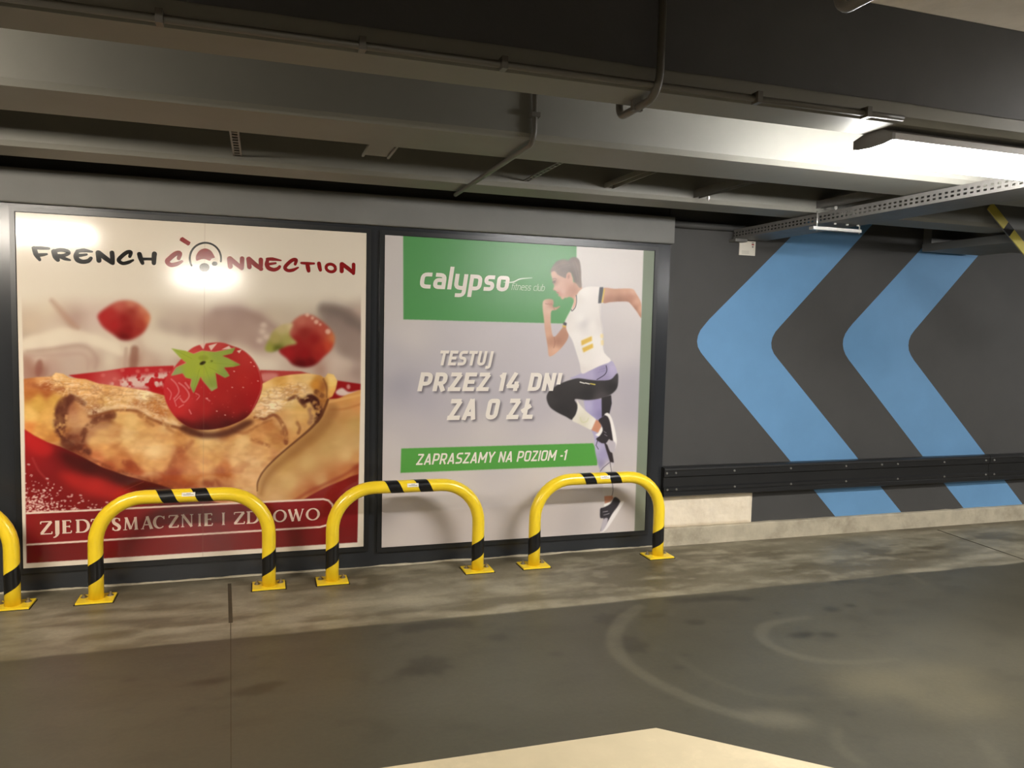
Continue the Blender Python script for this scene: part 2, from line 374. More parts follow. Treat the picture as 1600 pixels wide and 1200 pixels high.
    C.put(C.poly(smooth([(408,584),(432,583),(432,592),(412,596)]), 2.), (222,150,140), .8)
    C.put(C.poly([(524,594),(566,600),(566,624),(512,624)], .8), (150,30,32))
    C.put(C.poly(smooth([(524,612),(534,606),(545,612),(562,610),(558,618),(532,618)]), 1.2), (226,200,190))
    C.put(C.poly(ell(544, 604, 3, 4), 1.), (220,160,150), .8)
    # plate in front
    C.put(C.poly([(38,664),(96,690),(330,772),(420,800),(566,730),(566,850),(38,885)], .6), C.field([(60,690,184,38,38),(46,680,190,40,40),(50,720,150,34,36),(75,725,140,34,36),(95,712,104,26,28),(110,700,120,28,30),(140,725,76,26,26),(190,742,70,25,23),(250,762,74,25,25),(115,745,150,36,34),(150,755,180,44,40),(190,768,168,40,36),(220,776,120,30,30),(60,750,122,26,29),(60,790,132,26,29),(100,780,124,26,28),(150,785,120,26,28),(190,784,130,30,30),(270,775,90,25,25),(300,782,80,25,25),(500,782,136,30,32),(540,760,140,32,34),(556,745,120,28,30),(550,790,134,30,33),(556,830,120,28,30)], 2.2, 4, 6.))
    C.put(C.poly(smooth([(92,738),(120,742),(165,752),(205,768),(225,784),(170,778),(120,762)], 5), 5.), (192,44,40), .7)
    C.put(C.poly(smooth([(98,704),(140,716),(200,742),(262,764),(300,778),(240,774),(170,748),(110,730)], 5), 5.), (66,24,22), .75)
    C.put(C.poly(smooth([(41,676),(60,686),(84,698),(74,712),(50,704)], 5), 4.), (196,42,42), .7)
    C.put(C.line([(195,765),(225,752)], 1., .8), (150,80,70), .5)
    C.put(C.line(smooth([(52,715),(62,735),(78,752)], 5, False), 3, 2.), (180,70,66), .45)
    rng = np.random.RandomState(5)
    for i in range(330):
        x = 41 + abs(rng.randn()) * 34; y = 800 - abs(rng.randn()) * 26
        if rng.rand() < .25: x = 41 + rng.rand() * 120; y = 800 - abs(rng.randn()) * 5
        if y < 742 + (x - 41) * .42 - 6: continue
        C.put(C.poly(ell(x, y, .8 + 2.2 * rng.rand() ** 2, .6 + 1.1 * rng.rand() ** 2, rng.rand() * .8 - .4, 8), .35), (240,206,194), .6 + .4 * rng.rand())
    for (x, y) in ((46,725),(40,739),(75,747),(127,773),(130,782),(168,784)): C.put(C.poly(ell(x, y, 2.6, 1.2, .2), .4), (236,200,190), .8)
    # lower right pancake layer
    m = C.poly(smooth([(396,800),(400,768),(404,742),(425,712),(470,682),(500,652),(510,626),(528,622),(548,614),(570,612),(572,660),(572,728),(545,745),(510,760),(480,776),(455,792),(420,806)]), .8)
    fr = C.field([(530,626,218,156,92),(550,618,222,160,88),(556,632,216,150,90),(540,642,204,150,90),(520,644,196,142,86),(552,662,202,162,98),(515,662,190,145,86),(480,684,188,140,80),(530,690,212,172,112),(500,672,190,146,86),(460,702,188,140,80),(440,722,204,160,95),(420,746,202,158,98),(412,756,206,164,108),(480,720,212,172,112),(540,708,228,190,130),(556,716,216,160,100),(540,734,196,124,74),(520,748,186,112,66),(500,750,208,158,104),(450,752,218,178,118),(430,782,218,174,122),(470,772,198,132,82),(490,764,176,98,58),(400,790,212,168,118),(558,730,160,74,46),(556,690,210,170,112),(510,700,204,164,104)], 3, 4, 2.)
    nz = C.noise(14, 7, 3, 2.2, 1.)
    C.put(m, fr + ((nz - .5) * 16)[..., None])
    C.put(C.line(smooth([(566,722),(540,740),(505,757),(478,770),(452,788)], 5, False), 5, 3.), (150,60,40), .55)
    C.put(C.line(smooth([(514,628),(540,622),(566,616)], 4, False), 4, 1.4), (236,184,116), .5)
    C.put(C.line(smooth([(516,640),(540,638),(566,630)], 4, False), 4, 2.), (190,120,66), .5)
    # folded crepe
    out = [(30,593),(58,589),(82,588),(88,582),(100,584),(110,590),(135,592),(155,599),(185,603),(230,610),(258,618),(300,625),(380,615),(408,600),(430,589),(455,585),(480,583),(500,586),(507,590),(512,583),(521,585),(527,595),(524,609),(519,619),(514,622),(511,636),(503,648),(486,668),(466,686),(447,701),(430,716),(417,729),(407,741),(402,757),(401,775),(392,795),(330,782),(310,774),(270,763),(240,753),(200,743),(160,729),(130,713),(95,697),(75,690),(55,680),(30,664)]
    m = C.poly(out, .7)
    cf = [(50,602,184,118,74),(70,602,170,98,60),(66,594,216,160,106),(90,590,232,190,130),(100,596,214,160,96),(50,612,178,112,62),(75,612,168,100,58),(60,625,206,160,84),(85,624,206,160,86),(50,648,232,190,116),(72,650,222,174,100),(88,660,216,166,94),(60,634,206,162,86),(90,684,200,140,78),(60,672,216,160,90),(48,668,216,140,80),(120,600,224,172,112),
      (130,606,224,176,116),(150,612,228,184,130),(170,606,216,166,108),(200,616,226,186,132),(226,618,244,222,174),(240,632,196,134,80),(215,634,190,124,74),(190,640,220,172,112),(165,626,208,164,104),(180,610,222,176,122),(250,648,196,130,78),(145,628,196,146,96),
      (112,636,166,112,82),(118,650,174,122,88),(128,648,196,148,104),(135,660,190,138,96),(125,632,180,126,84),(150,648,116,64,44),(168,652,124,74,50),(158,660,150,94,64),(205,655,220,182,122),(185,650,214,172,112),(230,660,204,154,98),(225,668,216,172,112),(130,677,124,66,46),(115,690,98,50,40),(106,692,92,46,36),(125,695,110,56,42),(148,690,212,158,100),(140,672,156,98,68),(180,672,186,128,76),(160,680,202,150,94),(200,680,226,188,128),(170,702,218,164,104),(215,700,234,196,138),(240,702,234,196,138),(190,718,198,132,82),(205,726,158,78,48),(215,716,206,150,94),(232,724,222,172,114),(262,690,218,168,108),(282,682,204,148,88),(290,660,190,125,70),(265,666,224,186,132),(280,710,172,100,58),(276,722,186,112,68),(302,700,220,172,110),(270,738,158,78,50),(250,746,164,82,54),(300,740,204,140,90),(262,718,216,160,102),(312,762,176,100,60),(150,716,196,120,80),(170,731,166,90,58),(215,742,170,90,58),(250,728,216,164,108),(290,760,170,92,58),(130,705,170,104,70),
      (320,690,220,180,120),(345,684,204,158,102),(380,690,224,186,130),(400,682,206,150,94),(335,718,218,168,104),(320,730,216,166,108),(346,742,172,98,60),(350,730,196,126,76),(370,720,222,182,128),(395,720,224,186,136),(390,752,220,178,130),(330,757,160,86,54),(342,757,170,96,60),(372,765,220,174,122),(315,745,204,136,86),(400,706,220,176,122),(420,704,216,168,112),(430,690,208,160,98),(440,672,192,138,86),(436,650,204,154,98),(420,662,192,132,80),(400,662,204,150,94),(380,668,206,154,98),(360,676,200,146,90),(462,662,208,164,104),(452,690,206,156,98),(470,640,214,172,106),(455,626,220,186,126),(430,620,230,198,150),(425,634,242,218,178),(412,642,226,186,140),(415,610,228,190,126),(440,600,210,160,88),(460,595,224,184,120),(480,590,228,194,134),(492,600,196,136,62),(506,602,160,104,60),(480,612,226,190,138),(500,616,176,120,66),(470,620,222,184,126),(450,612,222,182,128),(460,608,214,166,108),(516,600,234,196,116),(520,590,230,196,126),(518,612,224,170,96),(506,628,170,116,66),(480,655,206,158,96),(475,648,208,164,102)]
    fc = C.field(cf, 4.2, 2, 1.8); fc = (fc - 170) * 1.12 + 178
    n1, n2 = C.noise(9, 11, 3, 1.8, 1.), C.noise(26, 12, 3, 1.6, 1.)
    fc = fc + ((n1 - .5) * 26)[..., None] * np.array([1, 1, .9])
    br = np.clip((n2 - .55) * 5, 0, 1) * np.clip((C.Y - 640) / 40, 0, 1)
    fc = fc * (1 - .22 * br[..., None] * np.array([.6, 1, 1.1]))
    C.put(m, fc)
    # wrinkled, sugared upper surface
    up = C.poly(smooth([(88,585),(110,592),(150,600),(230,612),(262,625),(262,655),(285,668),(262,662),(235,652),(215,640),(190,640),(160,652),(140,645),(120,625),(100,618),(70,606),(60,596)], 5), 3.)
    for sz, sd, col, al, k in ((5, 21, (252,228,190), .55, 6), (3, 22, (255,240,212), .5, 7), (8, 23, (164,98,56), .42, 6), (3, 24, (150,88,52), .35, 7)):
        wr = C.noise(sz, sd, 3, 1.9, .8); C.put(up * C.blur(np.clip(1 - np.abs(wr - .5) * k, 0, 1) ** 1.5, .5) * np.clip((C.noise(18, sd + 40, 2) - .32) * 4, 0, 1), col, al)
    upr = C.poly(smooth([(404,620),(430,604),(470,598),(482,608),(466,620),(440,640),(415,655),(398,652)], 5), 3.)
    for sz, sd, col, al, k in ((5, 27, (252,232,198), .6, 6), (6, 29, (172,108,62), .45, 8)):
        wr = C.noise(sz, sd, 3, 1.9, .8); C.put(upr * C.blur(np.clip(1 - np.abs(wr - .5) * k, 0, 1), .5), col, al)
    # toasted lacework on the folded flank, creamy patches between
    fl = m * np.clip((C.Y - 640) / 25, 0, 1)
    cm = C.noise(30, 61, 4, 1.5, .8); C.put(fl * C.blur(np.clip((cm - .5) * 7, 0, 1), 1.), (244,212,158), .35)
    tt = C.noise(24, 63, 4, 1.4, .8); C.put(fl * C.blur(np.clip(1 - np.abs(tt - .5) * 9, 0, 1), 1.6), (176,106,60), .26)
    tt = C.noise(20, 65, 4, 1.2, .9); C.put(fl * C.blur(np.clip((tt - .60) * 9, 0, 1), 1.2) * np.clip((C.Y - 690) / 60, 0, 1), (172,94,56), .4)
    nb1, nb2 = np.clip((C.noise(7, 71, 3) - .20) * 3.2, 0, 1), C.noise(16, 73, 3)
    def br_(pts, w, soft, col, a):
        w = np.asarray(w, float) * (1.3 if soft > 1.3 else .8)
        C.put(C.blur(C.line(smooth(pts, 5, False), w, soft * 1.3) * (nb1 * (.55 + .9 * nb2) if soft > 1.3 else 1.), .6 if soft > 1.3 else .2), col, a)
    br_([(112,622),(100,632),(96,650),(95,668),(101,684)], [9,15,17,15,10], 3., (96,50,38), .85)
    br_([(112,620),(124,624),(132,630)], 6, 2., (110,62,44), .6)
    br_([(176,648),(158,652),(146,660),(134,672),(128,688)], [10,9,8,8,6], 2.4, (104,54,38), .75)
    br_([(140,650),(158,646),(176,641),(200,640),(216,642),(232,652),(252,660),(284,669),(316,680)], [3,4,3,3,4,4,4,4,3], 2., (136,78,44), .8)
    br_([(142,645),(160,640),(178,636),(202,635),(220,637),(236,647),(256,655),(288,664)], [5,6,5,5,6,6,6,5], 2., (252,226,184), .5)
    br_([(392,672),(408,662),(424,656)], 3, 1.35, (150,90,52), .5)
    br_([(230,610),(246,622),(262,630)], 3, 1.4, (250,228,190), .5)
    br_([(104,690),(120,698),(138,706)], 9, 3., (92,44,34), .7)
    br_([(218,648),(228,656),(240,664)], 4, 1.6, (160,98,56), .6)
    br_([(262,668),(280,678),(300,676),(316,682)], 4, 2., (176,110,60), .5)
    br_([(300,690),(288,700),(276,712),(268,728),(260,738)], [6,8,7,8,6], 3., (166,92,52), .6)
    br_([(194,722),(206,725),(214,731)], 7, 2.5, (150,72,44), .7)
    br_([(232,746),(262,752),(300,766)], 6, 3., (150,72,48), .6)
    br_([(322,754),(330,757)], 8, 3., (140,66,42), .6); br_([(338,752),(344,758)], 7, 3., (146,74,46), .6); br_([(344,734),(352,742)], 9, 4., (166,92,54), .6)
    br_([(100,618),(106,606),(118,604)], 2, 1., (240,200,150), .5)
    br_([(46,600),(66,604),(90,608),(100,606)], 5, 2., (160,88,52), .55)
    br_([(360,672),(380,676),(392,672)], 4, 1.8, (170,104,60), .55); br_([(394,686),(410,692),(420,696)], 4, 1.8, (164,98,58), .6)
    br_([(354,700),(364,696)], 6, 2.5, (190,136,80), .5)
    br_([(398,652),(412,654),(428,648),(440,660),(446,676),(447,692)], [3,4,4,5,6,4], 1.4, (132,72,44), .75)
    br_([(440,674),(446,690)], 5, 2., (150,90,54), .6)
    br_([(464,660),(468,668),(466,676)], 4, 1.4, (140,84,52), .6)
    br_([(450,624),(462,620),(470,626),(476,634)], [3,5,6,5], 1.6, (110,62,42), .75)
    br_([(474,626),(486,622),(495,632),(498,644),(494,656)], [8,10,11,10,6], 2., (82,44,34), .9)
    br_([(494,612),(503,618)], 6, 1.6, (110,64,40), .7); br_([(505,592),(510,604),(510,620)], [3,4,3], 1.2, (120,72,44), .6)
    br_([(484,640),(487,652),(484,660)], 6, 2., (150,104,82), .7)
    C.put((1 - m) * C.line(smooth([(520,640),(508,660),(490,680),(468,698),(446,716),(428,732),(414,750),(408,770)], 5, False), [16,18,16,14,12,12,10,6], 7.), (150,100,56), .6)
    br_([(512,624),(502,648),(486,668),(464,687),(446,702),(428,718),(412,735),(403,752),(402,766)], [4,6,5,4,3.5,3.5,3,3,2], 1.2, (96,54,34), .8)
    br_([(98,692),(160,725),(240,752),(310,772)], [4,5,4,3], 2., (110,50,34), .45)
    # strawberry in front
    C.put(C.poly(smooth([(288,662),(320,674),(352,671),(384,656),(396,660),(360,680),(318,684),(285,674)], 5), 2.5), (70,26,18), .8)
    ol = smooth([(256,606),(260,590),(270,577),(284,560),(300,544),(320,537),(345,535),(362,540),(378,546),(392,557),(402,571),(408,586),(410,601),(407,616),(400,632),(389,648),(374,658),(350,667),(322,671),(300,668),(282,658),(268,643),(259,625)])
    m = C.poly(ol, .7)
    C.put(m, 1.14 * C.field([(260,610,176,42,46),(272,620,180,46,50),(290,625,180,50,50),(280,642,176,42,42),(300,655,150,34,36),(320,640,158,36,36),(350,620,152,38,36),(380,590,158,40,36),(402,600,152,32,32),(370,640,138,30,30),(392,630,140,28,30),(320,667,62,16,18),(355,662,70,17,18),(380,650,104,24,24),(350,560,150,36,32),(385,560,164,48,44),(300,560,190,70,66),(270,588,180,56,56),(330,610,156,36,36),(300,600,170,42,42),(340,540,170,60,56),(335,660,88,20,20),(305,663,100,24,24)], 2.4, 3, 4.))
    C.put(m * C.poly(smooth([(276,652),(300,660),(325,664),(355,660),(384,648),(396,652),(360,682),(310,682),(272,668)], 5), 5.), (74,14,16), .8)
    pink = (222,130,130)
    for pts, w in (([(268,592),(276,600),(280,612),(273,622)],2.2),([(280,598),(290,606),(296,618),(288,628),(282,622)],2.4),([(262,606),(268,614),(266,624)],1.6),([(290,598),(296,606)],3.),([(272,622),(276,634)],1.5),([(282,618),(274,626)],1.8),([(280,636),(287,632)],1.8),([(306,614),(312,618),(308,624)],1.6),([(296,640),(299,646)],2.2),([(322,622),(328,626)],2.)):
        C.put(C.line(smooth(pts, 4, False), w, .8), pink, .75)
    for pts in ([(312,538),(322,536),(318,546)],[(326,540),(340,536),(330,548)],[(346,546),(358,540),(362,545)],[(370,548),(378,546),(374,552)]): C.put(C.poly(pts, .5), (236,218,200), .85)
    rng = np.random.RandomState(9)
    for i in range(46):
        a_, r_ = rng.rand() * 6.28, rng.rand() ** .5; x, y = 345 + 58 * r_ * math.cos(a_), 614 + 48 * r_ * math.sin(a_)
        C.put(C.poly(ell(x, y, 1.2, .7, .4, 8), .4) * m, (214,110,100), .6 * rng.rand())
    for x, y in ((366,580),(363,605),(380,605),(324,622),(339,642),(352,648),(403,595),(392,566),(397,572)): C.put(C.poly(ell(x, y, 1.6, .8, .4, 8), .3), (240,190,176), .85)
    C.put(C.line(smooth([(386,552),(400,570),(407,590),(407,610),(394,640)], 5, False), 1.2, .6), (206,120,112), .5)
    lf = [(268,544),(290,548),(303,553),(316,548),(336,550),(352,547),(368,543),(363,552),(347,556),(357,560),(376,570),(365,573),(350,574),(359,587),(352,590),(337,582),(340,606),(331,611),(317,594),(314,588),(303,614),(298,603),(300,592),(291,590),(286,583),(268,587),(276,574),(292,567),(281,558)]
    m = C.poly(lf, .6)
    C.put(C.poly([(x - .8, y - .6) for x, y in lf], .8), (232,216,196), .5)
    C.put(m, .94 * C.field([(272,546,178,192,86),(290,556,176,190,64),(315,557,178,190,70),(340,553,160,178,76),(366,545,150,170,80),(360,566,166,184,80),(374,570,140,160,70),(352,584,150,172,84),(330,575,176,192,68),(332,600,150,168,76),(331,609,170,180,110),(303,600,160,178,80),(303,612,140,160,84),(295,580,172,188,66),(275,582,160,176,110),(315,578,180,194,64)], 3, 3, 1.))
    for pts in ([(320,572),(332,604)],[(312,576),(304,606)],[(326,566),(368,570)],[(300,560),(275,547)],[(328,574),(352,586)]): C.put(C.line(pts, .9, .5), (132,152,52), .5)
    C.put(C.poly(ell(318, 559, 8, 4), 1.2), (126,140,40), .5)
    C.put(C.poly(ell(317, 567, 5, 2.6, -.4), .7), (52,46,20)); C.put(C.poly(ell(331, 564, 2, 1.4), .6), (110,120,40))
    # caption band
    bt = lambda x: 801 + (x - 41) * (779 - 801) / (505 - 41)
    bb = lambda x: 850 + (x - 43) * (822.5 - 850) / (500 - 43)
    C.put(C.poly([(38,852),(300,835),(510,822.5),(520,824),(566,822),(566,850),(38,885)], .4) * inn, C.field([(60,865,112,30,30),(200,860,124,32,32),(400,845,124,32,32),(545,835,122,30,31)], 2, 8, 4))
    band = [(38, bt(38)), (300, bt(300)), (505, bt(505)), (513,781), (519,788), (521,798), (518,811), (510,819), (500, bb(500)), (300, bb(300)), (38, bb(38))]
    C.put(C.poly(band, .4) * inn, C.field([(60,825,140,36,38),(200,815,138,34,36),(300,810,136,34,36),(500,800,140,34,37),(300,792,128,32,34)], 2, 8, 4))
    C.put(C.line([(38, bt(38)), (505, bt(505)), (513,781.2), (519,787.5), (521,798), (518,811), (510,819.5), (500, bb(500)), (38, bb(38))], 2.9, .5) * inn, (238,214,198))
    C.put(C.poly([(38,880),(43,879),(558,846.5),(558,840),(570,840),(570,856),(38,890)], .3) * (1 - inn), W_)
    C.put((1 - inn) * (C.Y > 470), W_)
    C.put(C.line([(320.5,345),(317,868)], .9, .5), (150,120,104), .3)
    return C


def paint_runner():
    C = Canvas(586, 358, 1030, 866)
    C.c[:] = C.field([(610,390,206,198,194),(615,480,204,196,193),(640,520,208,200,198),(750,520,200,192,194),(860,540,196,188,192),(612,560,190,184,188),(625,600,168,163,172),(660,620,182,176,184),(720,590,192,185,190),(760,620,186,180,186),(840,640,188,181,186),(640,670,196,188,190),(760,670,204,196,194),(860,680,200,192,192),(610,700,204,196,194),(920,400,214,206,200),(980,420,216,208,203),(985,480,212,203,200),(970,540,204,196,195),(985,600,176,169,176),(990,640,178,171,177),(975,700,196,188,188),(990,760,204,195,190),(700,760,212,203,198),(850,760,212,203,198),(620,770,212,202,197)], 2.6, 8, 8.)
    fl = C.poly([(580,802),(700,797),(1030,772),(1030,870),(580,870)], 1.6)
    C.put(fl, C.field([(610,810,196,186,182),(700,810,194,184,180),(850,800,198,188,184),(980,790,200,190,186),(610,845,204,194,188),(800,840,206,196,191),(980,820,208,198,193)], 2, 8, 6.))
    gd = 1.
    C.put(C.poly([(629.3,360),(899.6,360),(898.6,506),(629.6,499)], .45), (76,148,78))
    C.put(C.poly([(626.3,700.2),(925,692),(930.5,702),(932.2,712),(931.6,726.5),(625,738.2)], .45), (86,160,70))
    # thin calligraphic flourish of the logo
    C.put(C.line(smooth([(786,441),(800,441),(812,436),(830,434.5)], 6, False), [.8,1.8,1.6,.7], .5), (236,240,228))
    def P3(*q): return [(820 + x / 5.215, 390 + y / 5.215) for x, y in q]
    def P4(*q): return [(820 + x / 4.14, 560 + y / 4.14) for x, y in q]
    sk, sk2 = (206,156,130), (178,124,98)
    # rear leg (standing), lilac with dark panels
    m = C.poly(smooth(P4((378,262),(440,255),(492,262),(545,240),(555,290),(540,360),(530,400),(500,420),(500,480),(520,540),(545,620),(570,670),(568,690),(556,730),(556,800),(552,830),(560,890),(505,890),(500,800),(498,760),(482,730),(462,660),(448,590),(440,500),(410,430),(390,350)), 4), .6)
    C.put(m, C.field([tuple(P4((x, y))[0]) + c for x, y, c in ((400,300,(180,172,204)),(460,300,(160,150,190)),(490,360,(140,132,172)),(430,420,(170,162,196)),(480,520,(176,168,200)),(450,560,(186,178,208)),(500,620,(164,156,192)),(490,680,(150,142,176)),(520,700,(220,214,208)),(520,780,(214,206,200)),(530,860,(206,200,196)))], 3, 3, 1.))
    C.put(C.poly(P4((490,250),(552,236),(556,290),(540,358),(512,362),(492,380)), .5), (44,40,42))
    C.put(C.poly(P4((505,535),(530,560),(548,600),(560,610),(570,672),(545,668),(536,640),(520,590)), .5), (50,42,46))
    C.put(C.line(P4((545,668),(556,740),(560,800),(565,850),(558,885)), 1., .4), (70,66,70), .8)
    C.put(C.line(P4((482,728),(500,705),(540,672)), 1., .5), (70,60,84), .8)
    C.put(C.poly(P4((508,888),(560,885),(566,900),(545,925),(512,940)), .5), (196,134,104))
    C.put(C.poly(P4((506,938),(548,925),(545,950),(508,962)), .5), (240,234,228))
    # rear foot shoe on toe
    C.put(C.poly(smooth(P4((484,966),(505,960),(550,935),(572,896),(596,902),(612,928),(590,960),(560,1000),(530,1060),(508,1100),(490,1118),(484,1108),(500,1060),(502,1030),(482,1028),(480,990)), 3), .5), (52,48,54))
    C.put(C.poly(smooth(P4((612,924),(636,924),(610,970),(560,1050),(520,1105),(492,1122),(482,1118),(520,1070),(556,1010),(590,965)), 3), .5), (236,230,228))
    C.put(C.poly(smooth(P4((500,1040),(530,1030),(524,1070),(500,1108),(486,1116),(486,1100)), 3), .6), (188,180,188))
    for q in (((490,966),(488,1000),(494,1030)),((500,990),(530,985)),((505,1010),(540,1000))): C.put(C.line(P4(*q), .9, .4), (200,196,200) if q[0][0] > 495 else (30,28,32), .8)
    # far arm (front, raised fist)
    m = C.poly(smooth(P3((140,500),(138,440),(150,412),(185,402),(222,410),(228,440),(222,465),(250,470),(275,460),(278,468),(245,492),(210,502),(205,560),(208,640),(232,712),(300,635),(318,610),(345,660),(345,720),(300,790),(250,840),(212,866),(188,862),(178,780),(158,660),(148,560)), 4), .55)
    C.put(m, C.field([tuple(P3((x, y))[0]) + c for x, y, c in ((150,440,(222,184,160)),(185,430,(198,150,124)),(215,440,(176,126,104)),(180,500,(220,182,156)),(150,560,(214,168,142)),(195,560,(214,170,144)),(180,680,(212,164,136)),(210,740,(190,138,112)),(190,840,(214,164,136)),(240,820,(220,172,144)),(260,740,(172,120,96)),(310,680,(180,128,102)),(330,640,(190,140,112)),(265,466,(190,140,114)))], 3, 3, .8))
    for q in (((160,440),(180,446)),((185,440),(200,450)),((205,440),(218,452)),((225,466),(235,490))): C.put(C.line(P3(*q), 1., .5), (150,100,80), .7)
    C.put(C.line(smooth(P3((232,712),(238,760),(228,800)), 4, False), 1.2, .8), (150,98,76), .5)
    # near arm (swung back)
    m = C.poly(smooth(P3((625,318),(720,320),(800,318),(870,322),(900,360),(940,440),(945,560),(900,500),(860,450),(830,425),(760,424),(690,428),(625,430)), 4), .55)
    C.put(m * C.poly([(700,380),(1002.6,380),(998,620),(700,620)], .3), C.field([tuple(P3((x, y))[0]) + c for x, y, c in ((640,340,(200,150,122)),(720,335,(196,144,114)),(800,335,(204,152,124)),(870,340,(212,164,138)),(680,420,(166,112,86)),(760,415,(150,98,74)),(820,420,(156,102,78)),(850,390,(176,122,96)),(900,420,(206,156,130)),(930,480,(210,160,132)),(890,480,(160,106,82)),(935,550,(180,126,100)))], 3, 3, .8))
    # neck, face, hair
    m = C.poly(smooth(P3((380,270),(440,290),(460,320),(430,370),(412,420),(398,440),(385,400),(350,385),(330,392)), 4), .6)
    C.put(m, C.field([tuple(P3((x, y))[0]) + c for x, y, c in ((390,330,(176,124,98)),(440,320,(196,146,118)),(400,400,(214,166,140)),(360,380,(190,138,112)))], 3, 3, .8))
    m = C.poly(P3((206,178),(222,160),(260,170),(330,190),(365,190),(385,230),(390,280),(385,330),(372,366),(345,386),(320,394),(300,408),(288,398),(282,384),(264,378),(268,364),(250,352),(252,340),(228,334),(224,322),(232,300),(224,270),(216,240),(206,205)), .55)
    C.put(m, C.field([tuple(P3((x, y))[0]) + c for x, y, c in ((215,200,(214,172,148)),(240,220,(210,166,142)),(228,262,(150,106,86)),(232,320,(214,170,146)),(262,300,(216,170,146)),(290,280,(210,162,136)),(330,270,(198,148,122)),(300,340,(216,170,146)),(270,360,(190,130,112)),(300,395,(206,156,130)),(345,350,(190,138,112)),(370,320,(178,126,100)),(350,230,(204,154,128)))], 3, 3, .6))
    C.put(C.line(P3((218,268),(232,258),(246,256)), .9, .4), (70,48,40), .9); C.put(C.line(P3((220,240),(236,236),(252,242)), .8, .4), (96,68,54), .8)
    C.put(C.poly(ell(*P3((234,268))[0], 1.6, .9), .4), (60,44,40), .9)
    C.put(C.line(P3((254,348),(266,352)), 1., .4), (160,84,76), .9)
    C.put(C.line(P3((232,330),(240,334)), .8, .4), (130,84,66), .8)
    hair = smooth(P3((204,184),(210,158),(232,120),(262,92),(310,82),(350,88),(362,74),(390,62),(420,70),(440,100),(450,170),(452,240),(456,300),(440,312),(415,280),(395,262),(386,230),(372,196),(352,184),(336,200),(328,232),(300,224),(262,204),(236,176)), 4)
    C.put(C.poly(hair, .6), C.field([tuple(P3((x, y))[0]) + c for x, y, c in ((215,165,(130,108,92)),(250,110,(118,98,84)),(300,100,(128,108,92)),(350,110,(112,92,78)),(300,160,(104,84,70)),(270,190,(116,92,76)),(400,80,(110,90,76)),(430,130,(118,96,82)),(440,220,(120,98,84)),(410,220,(92,72,60)),(445,300,(126,104,90)),(370,170,(90,70,58)))], 3, 3, .8))
    for q in (((222,150),(280,120),(350,110)),((250,170),(310,140),(360,130)),((400,90),(425,150),(440,260)),((385,100),(405,170),(425,250))): C.put(C.line(smooth(P3(*q), 4, False), .9, .6), (150,128,110), .4)
    C.put(C.poly(ell(*P3((352,218))[0], 4.2, 6.6, .15), .5), (204,152,126)); C.put(C.poly(ell(*P3((350,222))[0], 1.8, 3.6, .15), .6), (160,108,86), .8)
    # lilac hips
    m = C.poly(smooth(P3((455,1005),(520,985),(600,945),(690,905),(725,940),(745,1000),(750,1060),(700,1080),(560,1070),(480,1060),(360,1050),(400,1030)), 4), .55)
    C.put(m, C.field([tuple(P3((x, y))[0]) + c for x, y, c in ((420,1040,(176,168,196)),(520,1020,(176,166,196)),(600,1000,(158,148,182)),(640,960,(150,140,176)),(700,960,(186,176,204)),(730,1010,(176,166,196)),(640,1050,(156,146,180)),(690,920,(176,168,196)))], 3, 3, .8))
    C.put(C.line(smooth(P3((655,945),(660,985),(640,1020),(580,1058)), 4, False), 1.2, .5), (52,44,60), .9)
    for q in (((600,980),(650,965)),((590,1000),(650,985))): C.put(C.line(P3(*q), .8, .5), (130,120,156), .6)
    # raised thigh in black
    m = C.poly(smooth(P4((135,255),(150,212),(190,180),(240,155),(300,135),(345,128),(420,138),(480,142),(550,135),(592,95),(598,140),(590,190),(560,225),(520,245),(460,262),(390,268),(318,262),(335,300),(330,340),(305,395),(260,375),(200,345),(155,310)), 4), .6)
    C.put(m, C.field([tuple(P4((x, y))[0]) + c for x, y, c in ((150,250,(58,54,54)),(200,220,(50,46,46)),(350,150,(54,50,50)),(400,220,(42,39,40)),(560,180,(40,37,38)),(590,130,(60,56,58)),(250,330,(44,41,42)),(480,255,(74,68,70)),(320,320,(50,46,46)))], 3, 3, .8))
    C.put(C.line(P4((352,152),(380,160)), 1.6, .4), (236,232,222)); C.put(C.line(P4((386,158),(412,164)), 1.6, .4), (236,232,222)); C.put(C.line(P4((418,162),(448,168)), 1.6, .4), (226,204,90))
    # raised calf sock, ankle, shoe
    m = C.poly(smooth(P4((332,268),(345,290),(385,335),(430,372),(455,395),(445,430),(425,460),(380,440),(340,420),(300,398),(325,360),(336,320)), 3), .55)
    C.put(m, C.field([tuple(P4((x, y))[0]) + c for x, y, c in ((345,310,(232,226,214)),(400,360,(226,220,204)),(360,400,(218,212,190)),(440,410,(236,230,220)),(320,390,(224,218,206)))], 3, 3, .8))
    C.put(C.line(smooth(P4((352,380),(365,410),(395,405),(405,385)), 4, False), 1.4, .7), (206,206,160), .7)
    C.put(C.poly(P4((455,395),(482,405),(490,440),(470,480),(425,462)), .6), (204,142,112))
    C.put(C.poly(smooth(P4((490,440),(500,462),(478,502),(450,492),(468,480)), 3), .5), (244,238,232))
    C.put(C.poly(smooth(P4((470,398),(500,375),(520,360),(540,372),(552,430),(560,480),(575,530),(560,545),(540,520),(520,545),(490,545),(455,520),(478,500),(498,465),(490,430)), 3), .5), (50,44,48))
    C.put(C.poly(smooth(P4((508,362),(530,350),(552,375),(570,430),(585,500),(588,545),(575,585),(566,540),(556,470),(545,410),(530,375)), 3), .5), (238,232,228))
    C.put(C.poly(smooth(P4((530,548),(545,528),(570,535),(582,555),(574,595),(552,604),(538,585)), 3), .6), (190,182,190))
